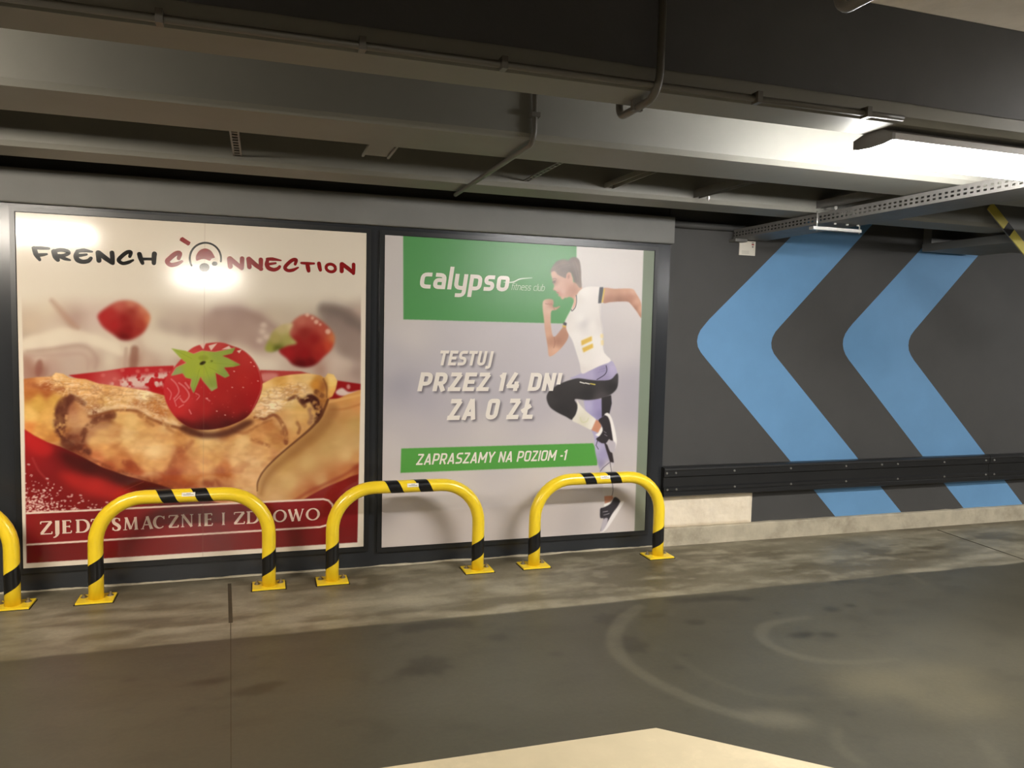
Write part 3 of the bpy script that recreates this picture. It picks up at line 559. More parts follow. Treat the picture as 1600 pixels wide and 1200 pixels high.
    for q in (((470,510),(455,560),(470,585)),((475,520),(492,545)),((540,500),(560,520))): C.put(C.line(P4(*q), .9, .4), (44,38,42), .9)
    for q in (((505,470),(520,480)),((510,490),(526,500))): C.put(C.line(P4(*q), .9, .4), (170,166,172), .8)
    # shirt
    m = C.poly(smooth(P3((412,380),(440,335),(480,310),(540,302),(605,306),(632,316),(628,430),(612,440),(612,560),(628,640),(628,760),(640,840),(694,906),(600,948),(520,985),(458,1010),(440,930),(410,830),(380,740),(345,680),(330,640),(332,615),(318,590),(340,540),(372,480)), 3), .55)
    C.put(m, C.field([tuple(P3((x, y))[0]) + c for x, y, c in ((420,400,(226,218,210)),(480,340,(238,231,224)),(560,320,(234,226,220)),(600,380,(228,220,214)),(500,480,(232,225,219)),(440,560,(238,232,226)),(470,600,(214,207,204)),(360,620,(234,226,220)),(400,700,(238,231,226)),(540,620,(236,229,223)),(610,600,(222,214,209)),(560,760,(238,232,226)),(480,900,(234,227,221)),(620,880,(238,231,226)),(450,980,(224,216,210)),(330,560,(228,220,213)))], 3, 3, 1.2))
    C.put(C.line(smooth(P3((600,440),(606,540),(622,640),(630,760)), 4, False), 1.2, .8), (206,198,194), .8)
    C.put(C.line(smooth(P3((412,372),(414,420),(404,470),(378,500),(372,488)), 4, False), 1.3, .4), (60,54,52), .9)
    C.put(C.poly(smooth(P3((404,390),(412,420),(402,462),(380,488),(385,455)), 3), .5), (216,168,142))
    C.put(C.poly(P3((602,308),(630,306),(634,330),(616,436),(590,438),(594,380)), .5), (56,56,62)); C.put(C.poly(P3((634,318),(646,322),(630,430),(616,436)), .4), (214,176,80))
    C.put(C.poly(P3((306,600),(318,590),(335,600),(330,620),(305,612)), .5), (60,58,58)); C.put(C.poly(P3((302,614),(330,622),(325,635),(298,628)), .4), (214,176,80))
    for q in (((452,742),(538,705),(540,742),(455,782)),((460,802),(546,764),(550,798),(470,838))): C.put(C.poly(P3(*q), .8), (222,182,76))
    for q in (((608,690),(630,686),(632,722),(610,720)),((612,738),(634,734),(634,780),(614,778))): C.put(C.poly(P3(*q), .8), (236,214,150), .8)
    C.put(C.poly([(1004.3,380),(1040,380),(1020,870),(988.4,870)], .4), C.field([(1012,400,112,122,100),(1010,500,120,132,110),(1008,600,124,136,118),(1004,700,124,134,116),(1000,780,132,136,116),(997,820,126,128,110)], 2, 8, 3.))
    return C

# ---------------------------------------------------------------- the setting
Z_SOF, Z_SLAB = 2.31, 2.694
X0, X1, Y0 = -7.5, 10.5, -16.
X_END = 2.762                                        # end of the panelled poster wall, chevron wall beyond
Y_CHEV = .02
def plain(name, m, *boxes, label=None, ch=0.):
    b = MB()
    for q in boxes: b.box(*q, ch=ch)
    return struct(b.build(name, m), label)

wall_poster = plain('wall_left', 'dark_panel', (X0, X_END, 0., .25, 0., 2.19), label='glossy charcoal panel wall that carries the two posters')
wall_chev = plain('wall_right', 'dark_wall', (X_END, X1, Y_CHEV, .25, 0., Z_SLAB), label='charcoal painted wall with blue chevron arrows')
wall_top = plain('wall_back', 'dark_wall', (X0, X_END, .03, .25, 2.19, Z_SLAB), label='dark wall strip above the grey lintel')
plain('wall_west', 'dark_wall', (X0 - .2, X0, Y0, .25, 0., Z_SLAB)); plain('wall_east', 'dark_wall', (X1, X1 + .2, Y0, .25, 0., Z_SLAB)); plain('wall_front', 'dark_wall', (X0, X1, Y0 - .2, Y0, 0., Z_SLAB))
plain('ceiling', 'shaded_slab', (X0, X1, Y0, .25, Z_SLAB, Z_SLAB + .2), label='raw concrete ceiling slab')

# lintel strip above the posters
lin_o = plain('trim_1', 'lintel', (X0, X_END, -.05, .03, 2.172, 2.36), label='grey painted lintel strip above the posters', ch=.006)
# concrete plinth under the chevron wall
pb = MB(); xs = np.linspace(X_END, X1, 90); rng = np.random.RandomState(2)
tops = .128 - .004 * np.linspace(0, 1, 90) + rng.randn(90) * .0012
prof = [[(-.012 + rng.randn() * .001, .0), (-.03, .0), (-.028 + rng.randn() * .0015, .03), (-.024, t - .006), (-.018, t), (Y_CHEV, t)] for t in tops]
vs = [(x, y, z) for x, p in zip(xs, prof) for y, z in p[1:]]; k = 5
pb.add(vs, [(i * k + j, i * k + j + 1, (i + 1) * k + j + 1, (i + 1) * k + j) for i in range(89) for j in range(k - 1)] + [tuple(range(k))])
struct(pb.build('baseboard_right', 'plinth'), 'raw concrete plinth under the chevron wall')
# rough mortar lip where the panel wall meets the floor
pb = MB(); xs = np.linspace(X0, X_END, 420); sm_ = lambda q: np.convolve(rng.randn(426), np.ones(7) / 7, 'valid')[:420] * q; h = np.clip(.008 + sm_(.006), .003, .03); d = np.clip(.018 + sm_(.014), .008, .05)
vs = [q for x, hh, dd in zip(xs, h, d) for q in ((x, -dd, 0.001), (x, -dd * .5, hh), (x, .0, hh))]
pb.add(vs, [(i * 3 + j, i * 3 + j + 1, i * 3 + j + 4, i * 3 + j + 3) for i in range(419) for j in range(2)])
struct(pb.build('baseboard_left', 'plinth'), 'thin rough mortar lip at the foot of the poster wall')

# beams (concrete joists under the slab)
def beam(name, y0, y1, m='beam', label=None, ch=.022):
    b = MB().prism([(y0, Z_SLAB), (y0, Z_SOF + ch), (y0 + ch * .8, Z_SOF), (y1 - ch * .8, Z_SOF), (y1, Z_SOF + ch), (y1, Z_SLAB)], X0, X1)
    return struct(b.build(name, m), label)
beam_a = beam('ceiling_beam', -2.674, -2.473, label='concrete ceiling beam nearest the camera with dark painted face')
beam_b = beam('ceiling_beam', -1.928, -1.548, label='pale concrete ceiling beam in the middle, brightly lit at the right')
beam_c = beam('ceiling_beam', -.904, -.623, label='pale concrete ceiling beam nearest the poster wall')
for i, yb in enumerate((-3.56, -4.46, -5.36, -6.26, -7.16, -8.06, -8.96)):
    bo = beam('ceiling_beam', yb - .15, yb + .15, 'slab', label='concrete ceiling beam behind the camera' if i else 'concrete ceiling beam cut off by the top right corner')
    if i: bo['group'] = 'ceiling beams behind the camera'
# dark paint on the near face of the first beam, wavy lower edge
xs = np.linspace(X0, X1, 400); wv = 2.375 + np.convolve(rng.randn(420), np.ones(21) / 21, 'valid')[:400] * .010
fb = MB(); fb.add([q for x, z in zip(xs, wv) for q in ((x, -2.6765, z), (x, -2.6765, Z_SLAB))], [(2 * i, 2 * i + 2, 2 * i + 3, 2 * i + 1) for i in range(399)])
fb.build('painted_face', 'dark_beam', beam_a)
# second lintel on the wall at the far right
plain('trim_2', 'lintel', (5.05, X1, -.06, Y_CHEV, 2.285, 2.43), label='grey concrete lintel at the top of the chevron wall', ch=.006)

# ---------------------------------------------------------------- floor: fine colour grid, stains with shapes of their own
def FP(px, py):
    x, y = on_level(px, py); return (x * 100, y * 100)
def FPS(*q): return [FP(*p) for p in q]
C = Canvas(-200, -340, 740, 0, 1.)
coat_c, strip_c = (70, 66, 53), (122, 115, 96)
C.c[:] = coat_c
n1, n2, n3 = C.noise(60, 41, 4, 2.5, 1.), C.noise(22, 42, 4, 2., 1.), C.noise(120, 43, 3, 1.5, 1.)
C.c += ((n3 - .5) * 26 + (n1 - .5) * 18)[..., None] * np.array([1., 1., .95])
edge = -98. + (C.noise(30, 47, 3)[0] - .5) * 2.5
sm = np.clip((C.Y - edge[None, :]) / 1.6 + .5, 0, 1)
sf = np.array(strip_c, np.float32) + ((n1 - .5) * 60 + (n2 - .5) * 48)[..., None]
C.put(sm, sf)
# darker mottled band along the wall and the smeared streaks of the strip
band = np.clip(1 - np.abs(C.Y + 18) / 24, 0, 1) * np.clip(.55 + (n1 - .5) * 2.2, 0, 1)
C.put(sm * band, (96, 89, 71), .6)
st = C.noise(30, 51, 4, 2.8, .6); C.put(sm * np.clip((st - .50) * 6, 0, 1), (84, 76, 57), .7)
st = C.noise(24, 53, 4, 2.6, .6); C.put(sm * np.clip((st - .56) * 6, 0, 1), (156, 147, 125), .65)
bl = C.noise(15, 55, 4, 1.6, .8); right = np.clip((C.X - 60) / 120, 0, 1)
C.put(sm * np.clip((bl - .56) * 8, 0, 1) * right * np.clip(1.1 - np.abs(C.Y + 45) / 50, 0, 1), (70, 63, 45), .6)
C.put(np.clip((C.noise(18, 57, 4, 1.8, .9) - .62) * 7, 0, 1) * (1 - sm) * np.clip((C.Y + 170) / 70, 0, 1), (52, 48, 37), .6)
dirt = np.clip(1 - np.abs(C.Y + 6) / 8, 0, 1) * (C.X > 276) * np.clip((n2 - .3) * 3, 0, 1); C.put(dirt, (72, 64, 47), .75)
g8 = C.noise(9, 81, 4, 1.5, .9); C.put(sm * np.clip((g8 - .54) * 6, 0, 1), (92, 84, 64), .42); C.put(sm * np.clip((.44 - g8) * 6, 0, 1), (160, 152, 130), .4)
C.put((1 - sm) * np.clip((g8 - .58) * 5, 0, 1), (57, 53, 42), .4)
def blotch(px, py, rx, ry, col, a, soft=1.6, rot=0.):
    x, y = FP(px, py); e = ell(x, y, rx, ry, rot, 26); w = 1 + .22 * np.sin(np.arange(26) * 1.7 + px) + .15 * np.sin(np.arange(26) * 3.1 + py)
    e = np.array([x, y]) + (e - (x, y)) * w[:, None]; C.put(C.poly(e, soft), col, a)
for q in ((952, 968, 8, 9), (984, 1006, 8, 11), (1086, 972, 5, 4), (1100, 936, 12, 4), (1130, 934, 9, 5), (1162, 936, 6, 4), (1060, 938, 8, 5), (990, 955, 9, 3), (1022, 962, 8, 3), (1215, 958, 2.4, 2), (1300, 952, 5, 4), (1328, 946, 3.5, 3), (1250, 993, 6, 4), (1262, 990, 4, 3), (1294, 992, 5, 4), (1330, 1115, 3, 2), (1070, 1023, 2, 2), (1060, 1043, 3, 2), (870, 1022, 4, 3), (645, 982, 7, 6), (680, 977, 8, 5), (718, 975, 8, 5), (670, 1040, 10, 10), (640, 1050, 6, 4), (300, 1107, 1.6, 1.4), (341, 1063, 5, 3), (320, 1066, 6, 2.5), (395, 1080, 9, 4), (420, 1070, 8, 2.4), (396, 1028, 2, 1.4), (205, 1062, 3, 2), (780, 996, 5, 4), (1075, 1110, 1.5, 1), (1260, 1108, 2, 1.4), (1195, 1100, 1.6, 1.)):
    blotch(*q, (40, 36, 27), .55, 1.)
for q in ((340, 990, 24, 4), (440, 1010, 20, 4), (140, 1010, 26, 4), (250, 1020, 20, 3), (200, 970, 26, 6), (460, 950, 18, 4)): blotch(*q, (92, 85, 69), .4, 4.)
# pale tyre arcs
def tyre(pts, w, a): C.put(C.line(smooth(FPS(*pts), 8, False), w, 1.6), (92, 87, 71), a * .85)
tyre([(1000, 948), (972, 968), (960, 995), (967, 1022), (990, 1044), (1022, 1064), (1075, 1090), (1130, 1110), (1170, 1122)], [7, 8, 8, 8, 7, 7, 7, 7, 5], .62)
tyre([(1260, 965), (1205, 974), (1190, 988), (1198, 1004), (1228, 1019), (1280, 1032), (1340, 1035), (1400, 1030)], [4, 6, 7, 6, 6, 6, 5, 3], .55)
tyre([(1060, 1030), (1110, 1060), (1180, 1085), (1260, 1092), (1320, 1090)], [3, 4, 5, 5, 3], .22)
tyre([(1310, 1140), (1308, 1160), (1325, 1178), (1345, 1192)], [4, 5, 5, 4], .45); tyre([(1390, 890), (1420, 898), (1445, 912)], [4, 5, 4], .5); tyre([(1535, 1160), (1560, 1190), (1575, 1215)], [5, 6, 6], .3)
C.put(C.poly(smooth(FPS((1150, 1112), (1215, 1110), (1270, 1128), (1235, 1138), (1170, 1128))), 3.), (104, 98, 80), .6)
for q in ((1450, 1060, 30, 14), (1500, 1100, 26, 12), (1380, 1080, 18, 9), (1340, 1060, 20, 10)): blotch(*q, (94, 87, 66), .5, 5.)
nx, ny = 900, 330
gx, gy = np.linspace(-1.95, 7.35, nx), np.linspace(-3.36, 0., ny)
GX, GY = np.meshgrid(gx, gy)
rgb = C.sample(GX.ravel() * 100, GY.ravel() * 100)
ed = np.minimum(np.minimum(GX + 1.95, 7.35 - GX), GY + 3.36).ravel(); ed = np.clip(ed / .35, 0, 1)[:, None]
M['floor'] = mat_print('stained_concrete_floor', .42, 1., .10, .12, rvar=.12)
base = np.where((GY.ravel() > -.98)[:, None], np.array(strip_c), np.array(coat_c))
floor = struct(colour_grid('floor', GX, GY, GX * 0., rgb * ed + base * (1 - ed), M['floor']), 'stained grey concrete garage floor with tyre marks')
M['floor_plain'] = mat('plain_floor_coat', coat_c, .45, var=.08, scale=3., bump=.1)
fo = MB().box(X0, -1.95, Y0, 0., -.1, 0.).box(7.35, X1, Y0, 0., -.1, 0.).box(-1.95, 7.35, Y0, -3.36, -.1, 0.).build('floor_surround', 'floor_plain', floor)
mk = [on_level(*p) for p in ((1025, 1138), (600, 1200))] ; tip, tl = mk; tr = on_level(1300, 1200)
far = (tl[0] - 1.2 * (tip[0] - tl[0]), tl[1] - 1.2 * (tip[1] - tl[1])); back = (tr[0] + 1.1 * (tr[0] - tip[0]), tr[1] + 1.1 * (tr[1] - tip[1]))
o = MB().slab_xy([tip, far, (far[0] + back[0] - tip[0], far[1] + back[1] - tip[1]), back], .0, .002).build('floor_marking', 'marking', floor); o['label'] = 'thick cream painted marking'
def joint(p, q, w, name='expansion_joint'):
    a, b = np.array(p), np.array(q); d = (b - a) / np.linalg.norm(b - a); n_ = np.array([-d[1], d[0]]) * w / 2
    MB().slab_xy([tuple(a - n_), tuple(b - n_), tuple(b + n_), tuple(a + n_)], .0, .0012).build(name, 'joint', floor)
j0, j1, j2 = on_level(358.5, 912), on_level(360.5, 973), on_level(361, 1215)
joint(j0, j1, .020); joint(j1, j2, .0035); joint(on_level(1465, 828), on_level(1640, 888), .012)

# ---------------------------------------------------------------- painted chevrons, bare patch, sign, pipe on the chevron wall
def W2(*pts): return [on_wall(px, py, Y_CHEV) for px, py in pts]
def extend(p, q, z):                                  # from q through p to height z
    t = (z - q[1]) / (p[1] - q[1]); return (q[0] + (p[0] - q[0]) * t, z)
def chevron(L, R, Lb, Rb):
    l, r = W2(*L), W2(*R); lb, rb = W2(*Lb), W2(*Rb)
    l = [extend(l[0], l[1], 2.5)] + list(map(tuple, smooth(l[1:-1], 5, False))) + [l[-1]]
    r = [extend(r[0], r[1], 2.5)] + list(map(tuple, smooth(r[1:-1], 5, False))) + [r[-1]]
    zb = .12; l.append(extend(lb[1], lb[0], zb)); r.append(extend(rb[1], rb[0], zb))
    vs, fs = [], []
    n = 60                                            # resample both edges by height so the ribbon stays clean
    L_, R_ = np.array(l), np.array(r); zz = np.linspace(zb, 2.5, n)
    lx = np.interp(zz, L_[::-1, 1], L_[::-1, 0]); rx = np.interp(zz, R_[::-1, 1], R_[::-1, 0])
    for a, b, z in zip(lx, rx, zz): vs += [(a, Y_CHEV - .0008, z), (b, Y_CHEV - .0008, z)]
    fs = [(2 * i, 2 * i + 1, 2 * i + 3, 2 * i + 2) for i in range(n - 1)]
    o = MB().add(vs, fs).build('blue_chevron', 'blue', wall_chev); return o
o = chevron([(1234, 372), (1108, 499), (1099, 510), (1092, 520), (1089, 534), (1091.5, 545), (1099, 556), (1237, 723)],
        [(1340, 376), (1216, 513), (1209, 522), (1205.5, 532), (1205, 540), (1207, 549), (1213, 558), (1343, 719.6)],
        [(1275.6, 767), (1306.6, 809)], [(1380, 761), (1409, 801.5)]); o['label'] = 'blue chevron nearest the posters'
o = chevron([(1430, 399), (1331, 507), (1322, 519), (1317.5, 530), (1317, 541), (1320, 552), (1326, 562), (1444, 716)],
        [(1523, 405.5), (1428, 517), (1422, 526), (1419.5, 536), (1419.5, 545), (1422, 553), (1428, 563), (1540.6, 712)],
        [(1479, 755.6), (1507, 796)], [(1572.6, 753), (1600, 791)]); o['label'] = 'blue chevron further right'
# bare plaster patch with lumps
px0, px1 = on_wall(1036, 800)[0], on_wall(1177, 790)[0]; nx, nz = 60, 24
vs = []; rg = np.random.RandomState(8); lump = sum(np.kron(rg.rand(nz // k + 2, nx // k + 2), np.ones((k, k)))[:nz + 1, :nx + 1] for k in (1, 3, 7)) * .0016
for i in range(nz + 1):
    for j in range(nx + 1):
        e = min(i, nz - i, j + 3, nx - j) / 2.; z = .124 + (.375 - .124) * i / nz
        vs.append((px0 + (px1 - px0) * j / nx, Y_CHEV - .001 - min(1, e) * (.008 + lump[i, j]), z))
po = MB().add(vs, [(i * (nx + 1) + j, i * (nx + 1) + j + 1, (i + 1) * (nx + 1) + j + 1, (i + 1) * (nx + 1) + j) for i in range(nz) for j in range(nx)]).build('bare_patch', 'plaster', wall_chev, smooth=True)
po['label'] = 'patch of bare cream plaster without paint'

sx0, sx1, sz0, sz1 = 3.338, 3.475, 2.130, 2.234
t = thing('wall_sign', 'small white square sign with red mark under the cable tray', 'sign', ((sx0 + sx1) / 2, Y_CHEV, sz0))
keep(MB().box(sx0, sx1, Y_CHEV - .006, Y_CHEV, sz0, sz1).build('plate', 'sign'), t)
keep(MB().box(sx0 + .104, sx0 + .124, Y_CHEV - .0066, Y_CHEV - .006, sz1 - .028, sz1 - .018).build('red_mark', 'sign_red'), t)
keep(MB().box(sx0 + .104, sx0 + .122, Y_CHEV - .0066, Y_CHEV - .006, sz1 - .014, sz1 - .008).build('caption_line', 'sign_grey'), t)
keep(MB().slab_xz([(sx0 + .114 + .007 * math.cos(a), sz1 - .040 + .007 * math.sin(a)) for a in np.linspace(0, 6.283, 14, endpoint=False)], Y_CHEV - .0066, Y_CHEV - .006).build('round_mark', 'sign_grey'), t)
for q in range(3): keep(MB().box(sx0 + .02, sx0 + .085, Y_CHEV - .0064, Y_CHEV - .006, sz0 + .012 + q * .009, sz0 + .0135 + q * .009).build('caption_line', 'sign_grey'), t)
o = tag(MB().tube([(X_END, -.004, 2.315), (3.36, -.004, 2.318)], .024, 12).build('wall_pipe', 'dark_wall', smooth=True), 'dark pipe along the wall right of the grey lintel', 'pipe')

# ---------------------------------------------------------------- guard rail
rail = thing('guard_rail', 'black ribbed crash rail bolted along the chevron wall', 'guard rail', (2.755, 0., .36))
prof = [(Y_CHEV, .366), (-.040, .366), (-.050, .374), (-.050, .398), (-.044, .404), (-.048, .412), (-.048, .430), (-.036, .440), (-.036, .506), (-.048, .516), (-.048, .556), (-.052, .562), (-.050, .576), (-.040, .582), (Y_CHEV, .582)]
for a, b in ((2.755, 5.832), (5.836, 9.6)):
    keep(MB().prism(prof[::-1], a, b).build('rail_section', 'rail'), rail)
def bolt_head(x, z, r=.009):
    return MB().add([(x + r * math.cos(k * math.pi / 4), -.0480, z + r * math.sin(k * math.pi / 4)) for k in range(8)] + [(x + r * .6 * math.cos(k * math.pi / 4), -.0545, z + r * .6 * math.sin(k * math.pi / 4)) for k in range(8)],
                    [tuple(range(8, 16))] + [(k, (k + 1) % 8, 8 + (k + 1) % 8, 8 + k) for k in range(8)])
for i, x in enumerate((2.775, 2.848, 3.338, 3.836, 4.349, 4.70, 4.858, 5.34, 5.789, 5.882, 6.4, 6.9)):
    keep(bolt_head(x, .541).build('bolt', 'railbolt'), rail)
    if i != 5: keep(bolt_head(x + .008, .421).build('bolt', 'railbolt'), rail)

# ---------------------------------------------------------------- lettering tools
def ribbon(b, pts, w, y, cap=6):
    """flat brush stroke in the wall plane with rounded ends; pts (x, z) metres, w metre width(s)"""
    P = np.asarray(pts, float); n = len(P)
    ws = np.interp(np.linspace(0, 1, n), np.linspace(0, 1, len(w)), w) if hasattr(w, '__len__') else np.full(n, w)
    T = np.gradient(P, axis=0); T /= np.linalg.norm(T, axis=1)[:, None] + 1e-12; N = np.stack([-T[:, 1], T[:, 0]], 1)
    L, R = P + N * ws[:, None] / 2, P - N * ws[:, None] / 2
    poly = list(map(tuple, L))
    if cap:
        a = math.atan2(*N[-1][::-1]); poly += [tuple(P[-1] + ws[-1] / 2 * np.array([math.cos(a - math.pi * k / cap), math.sin(a - math.pi * k / cap)])) for k in range(1, cap)]
    tail = list(map(tuple, R[::-1]))
    vs = [(x, y, z) for x, z in np.concatenate([L, R])]
    b.add(vs, [(i, i + 1, n + i + 1, n + i) for i in range(n - 1)])
    if cap:
        for e, s_ in ((0, 1), (-1, -1)):
            a = math.atan2(N[e][1], N[e][0]); c_ = P[e]
            fan = [tuple(c_ + ws[e] / 2 * np.array([math.cos(a + s_ * math.pi * k / cap), math.sin(a + s_ * math.pi * k / cap)])) for k in range(cap + 1)]
            b.add([(x, y, z) for x, z in fan], [tuple(range(cap + 1))])
def flat(b, pts, y): b.add([(x, y, z) for x, z in pts], [tuple(range(len(pts)))])
def rpoly(pts, r, n=5):
    """polyline with rounded corners"""
    P = [np.array(p, float) for p in pts]; out = [P[0]]
    for i in range(1, len(P) - 1):
        a, b_, c = P[i - 1], P[i], P[i + 1]; la, lc = np.linalg.norm(a - b_), np.linalg.norm(c - b_); k = min(r, la * .5, lc * .5)
        p, q = b_ + (a - b_) / la * k, b_ + (c - b_) / lc * k
        out += [(1 - t) ** 2 * p + 2 * t * (1 - t) * b_ + t * t * q for t in np.linspace(0, 1, n)]
    return np.array(out + [P[-1]])
def glyph(ch, t):
    """square-shouldered monoline letters: (strokes, advance) with cap height 1; strokes are (points, corner radius)"""
    h = t / 2; T, B, x = 1 - h, h, .70; w = .60; R = w - h; L = h; r = .20; m = .5
    G = {'T': ([([(0, T), (w, T)], 0), ([(w / 2, 1), (w / 2, 0)], 0)], w), 'E': ([([(L, 0), (L, 1)], 0), ([(0, T), (w * .94, T)], 0), ([(0, B), (w * .94, B)], 0), ([(L, m), (w * .86, m)], 0)], w * .96),
      'S': ([([(w * .97, T), (L, T), (L, m + .01), (R, m - .01), (R, B), (.02, B)], r)], w), 'U': ([([(L, 1), (L, B), (R, B), (R, 1)], r)], w),
      'J': ([([(.36 - h, 1), (.36 - h, -.12), (-.02, -.12)], .16)], .40), 'P': ([([(L, 0), (L, 1)], 0), ([(L, T), (R, T), (R, .40), (L, .40)], r)], w),
      'R': ([([(L, 0), (L, 1)], 0), ([(L, T), (R, T), (R, .42), (L, .42)], r), ([(.30, .42), (R + .02, 0)], 0)], w + .02), 'Z': ([([(.02, T), (R + .02, T)], 0), ([(R - .01, T), (L + .02, B)], 0), ([(.0, B), (w, B)], 0)], w),
      '1': ([([(.0, .76), (.27 - h, T - .02)], 0), ([(.27 - h, 1), (.27 - h, 0)], 0)], .30), '4': ([([(.36, 1), (.07, .24)], 0), ([(.02, .26), (.62, .26)], 0), ([(.47, .52), (.47, 0)], 0)], .64),
      'D': ([([(L, 0), (L, 1)], 0), ([(L, T), (R + .02, T), (R + .02, B), (L, B)], r)], w + .02), '|': ([([(h, .36), (h, 1)], 0)], t), 'N': ([([(L, 0), (L, 1)], 0), ([(L, T), (R, B)], 0), ([(R, 0), (R, 1)], 0)], w),
      'I': ([([(h, 0), (h, 1)], 0)], t), 'A': ([([(L * .9, 0), (.33, .99)], 0), ([(.33, .99), (.66 - L * .9, 0)], 0), ([(.14, .28), (.52, .28)], 0)], .66),
      '0': ([([(w / 2, T), (R, T), (R, B), (L, B), (L, T), (w / 2, T)], r)], w), 'O': ([([(w / 2, T), (R + .03, T), (R + .03, B), (L, B), (L, T), (w / 2, T)], r)], w + .03),
      'Ł': ([([(.10 + h, 1), (.10 + h, 0)], 0), ([(.10, B), (.62, B)], 0), ([(.0, .36), (.42, .66)], 0)], .62), 'M': ([([(L, 0), (L, 1)], 0), ([(L, T), (.39, .28)], 0), ([(.39, .28), (.78 - h, T)], 0), ([(.78 - h, 0), (.78 - h, 1)], 0)], .78),
      'Y': ([([(.04, 1), (.32, .44)], 0), ([(.60, 1), (.32, .44)], 0), ([(.32, .48), (.32, 0)], 0)], .64), 'X': ([([(.04, 1), (.6, 0)], 0), ([(.6, 1), (.04, 0)], 0)], .64), '-': ([([(0, .42), (.26, .42)], 0)], .26), ' ': ([], .26),
      'c': ([([(.46, x - h), (L, x - h), (L, B), (.46, B)], r)], .46), 'a': ([([(.06, x - h), (.52 - h, x - h), (.52 - h, 0)], r), ([(.5, .42 - h * .3), (L, .42 - h * .3), (L, B), (.5, B)], .14)], .52),
      'l': ([([(h, 1), (h, 0)], 0)], t), 'y': ([([(L, x), (L, B), (.5, B)], r), ([(.54 - h, x), (.54 - h, -.24), (.10, -.24)], r)], .54), 'p': ([([(h, -.30), (h, x)], 0), ([(h, x - h), (.54 - h, x - h), (.54 - h, B), (h, B)], r)], .54),
      's': ([([(.44, x - h), (L, x - h), (L, x / 2), (.46 - h, x / 2), (.46 - h, B), (.02, B)], .14)], .46), 'o': ([([(.27, x - h), (.54 - h, x - h), (.54 - h, B), (L, B), (L, x - h), (.27, x - h)], r)], .54),
      'f': ([([(.14, 0), (.14, T), (.36, T)], .14), ([(.02, x - h), (.32, x - h)], 0)], .32), 'i': ([([(h, 0), (h, x)], 0), ([(h, .86), (h, .98)], 0)], t), 't': ([([(.14, .92), (.14, B), (.32, B)], .12), ([(.02, x - h), (.32, x - h)], 0)], .32),
      'n': ([([(L, 0), (L, x)], 0), ([(L, x - h), (.5 - h, x - h), (.5 - h, 0)], r)], .5), 'e': ([([(.48, B), (L, B), (L, x - h), (.5 - h, x - h), (.5 - h, .34)], r), ([(L, .36), (.5, .36)], 0)], .5), 'u': ([([(L, x), (L, B), (.5 - h, B)], r), ([(.5 - h, 0), (.5 - h, x)], 0)], .5),
      'b': ([([(h, 1), (h, 0)], 0), ([(h, B), (.52 - h, B), (.52 - h, x - h), (h, x - h)], r)], .52)}
    return G[ch]
def text_mesh(txt, x0, x1, z0, zc, shear=.2, t=.17, y=-.0176, gap=.10):
    """lettering fitted to baseline z0, cap height zc and width x0..x1"""
    H = zc - z0; adv = 0.; items = []; wi_ = 0
    for ch in txt:
        st, w = glyph(ch, t)
        wi_ += ch == ' '
        for q, r in st: items.append((adv, q, r, wi_))
        adv += w + gap
    adv -= gap; sx = ((x1 - x0) - shear * H) / (adv * H); words = []
    for k, (a, q, r, wi) in enumerate(items):
        while len(words) <= wi: words.append(MB())
        b = words[wi]
        Q = [(a + u, v) for u, v in q]
        if len(Q) > 2:
            if hasattr(r, '__len__'):
                P = [Q[0]]
                for i in range(1, len(Q) - 1): P += list(rpoly([Q[i - 1], Q[i], Q[i + 1]], r[i - 1])[1:-1])
                P = np.array(P + [Q[-1]])
            else: P = rpoly(Q, max(r, .012))
        else: P = np.array(Q, float)
        n0 = len(b.v); ribbon(b, P, t, y - .00001 * (k % 9), 0)
        for i in range(n0, len(b.v)):
            u, yy, v = b.v[i]; b.v[i] = (x0 + (u * sx + v * shear) * H, yy, z0 + v * H)
    return words

Y_PRINT = -.016
def poster(name, label, cat, xa, xb, za, zb, canvas, gain, pm, frame_w=.026):
    t = thing(name, label, cat, ((xa + xb) / 2, 0., za))
    keep(MB().box(xa, xb, -.015, 0., za, zb).build('backing_board', 'back'), t)
    nx, nz = int((xb - xa) / .0032), int((zb - za) / .0032)
    GX, GZ = np.meshgrid(np.linspace(xa, xb, nx), np.linspace(za, zb, nz)); GY = np.full_like(GX, Y_PRINT)
    px, py = project(GX.ravel(), GY.ravel() * 0., GZ.ravel())
    o = colour_grid('print', GX, GY, GZ, canvas.sample(px, py), M[pm], gain); keep(o, t)
    g = .004
    for q in ((xa - g - frame_w, xa - g, za - g - frame_w, zb + g + frame_w), (xb + g, xb + g + frame_w, za - g - frame_w, zb + g + frame_w)):
        keep(MB().box(q[0], q[1], -.019, 0., q[2], q[3]).build('frame_bar', 'frame'), t)
    for q in ((xa - g, xb + g, zb + g, zb + g + frame_w), (xa - g, xb + g, za - g - frame_w, za - g)):
        keep(MB().box(q[0], q[1], -.019, 0., q[2], q[3]).build('frame_bar', 'frame'), t)
    sb = MB().box(xa - g, xa, -.012, 0., za - g, zb + g).box(xb, xb + g, -.012, 0., za - g, zb + g).box(xa, xb, -.012, 0., za - g, za).box(xa, xb, -.012, 0., zb, zb + g)
    keep(sb.build('seal', 'edge'), t)
    return t
M['print_gloss'] = mat_print('gloss_laminated_print', .12, 1., .0, .0)
M['print_satin'] = mat_print('satin_print', .36, 1., .0, .02)
PRINT_GAIN = 1.0

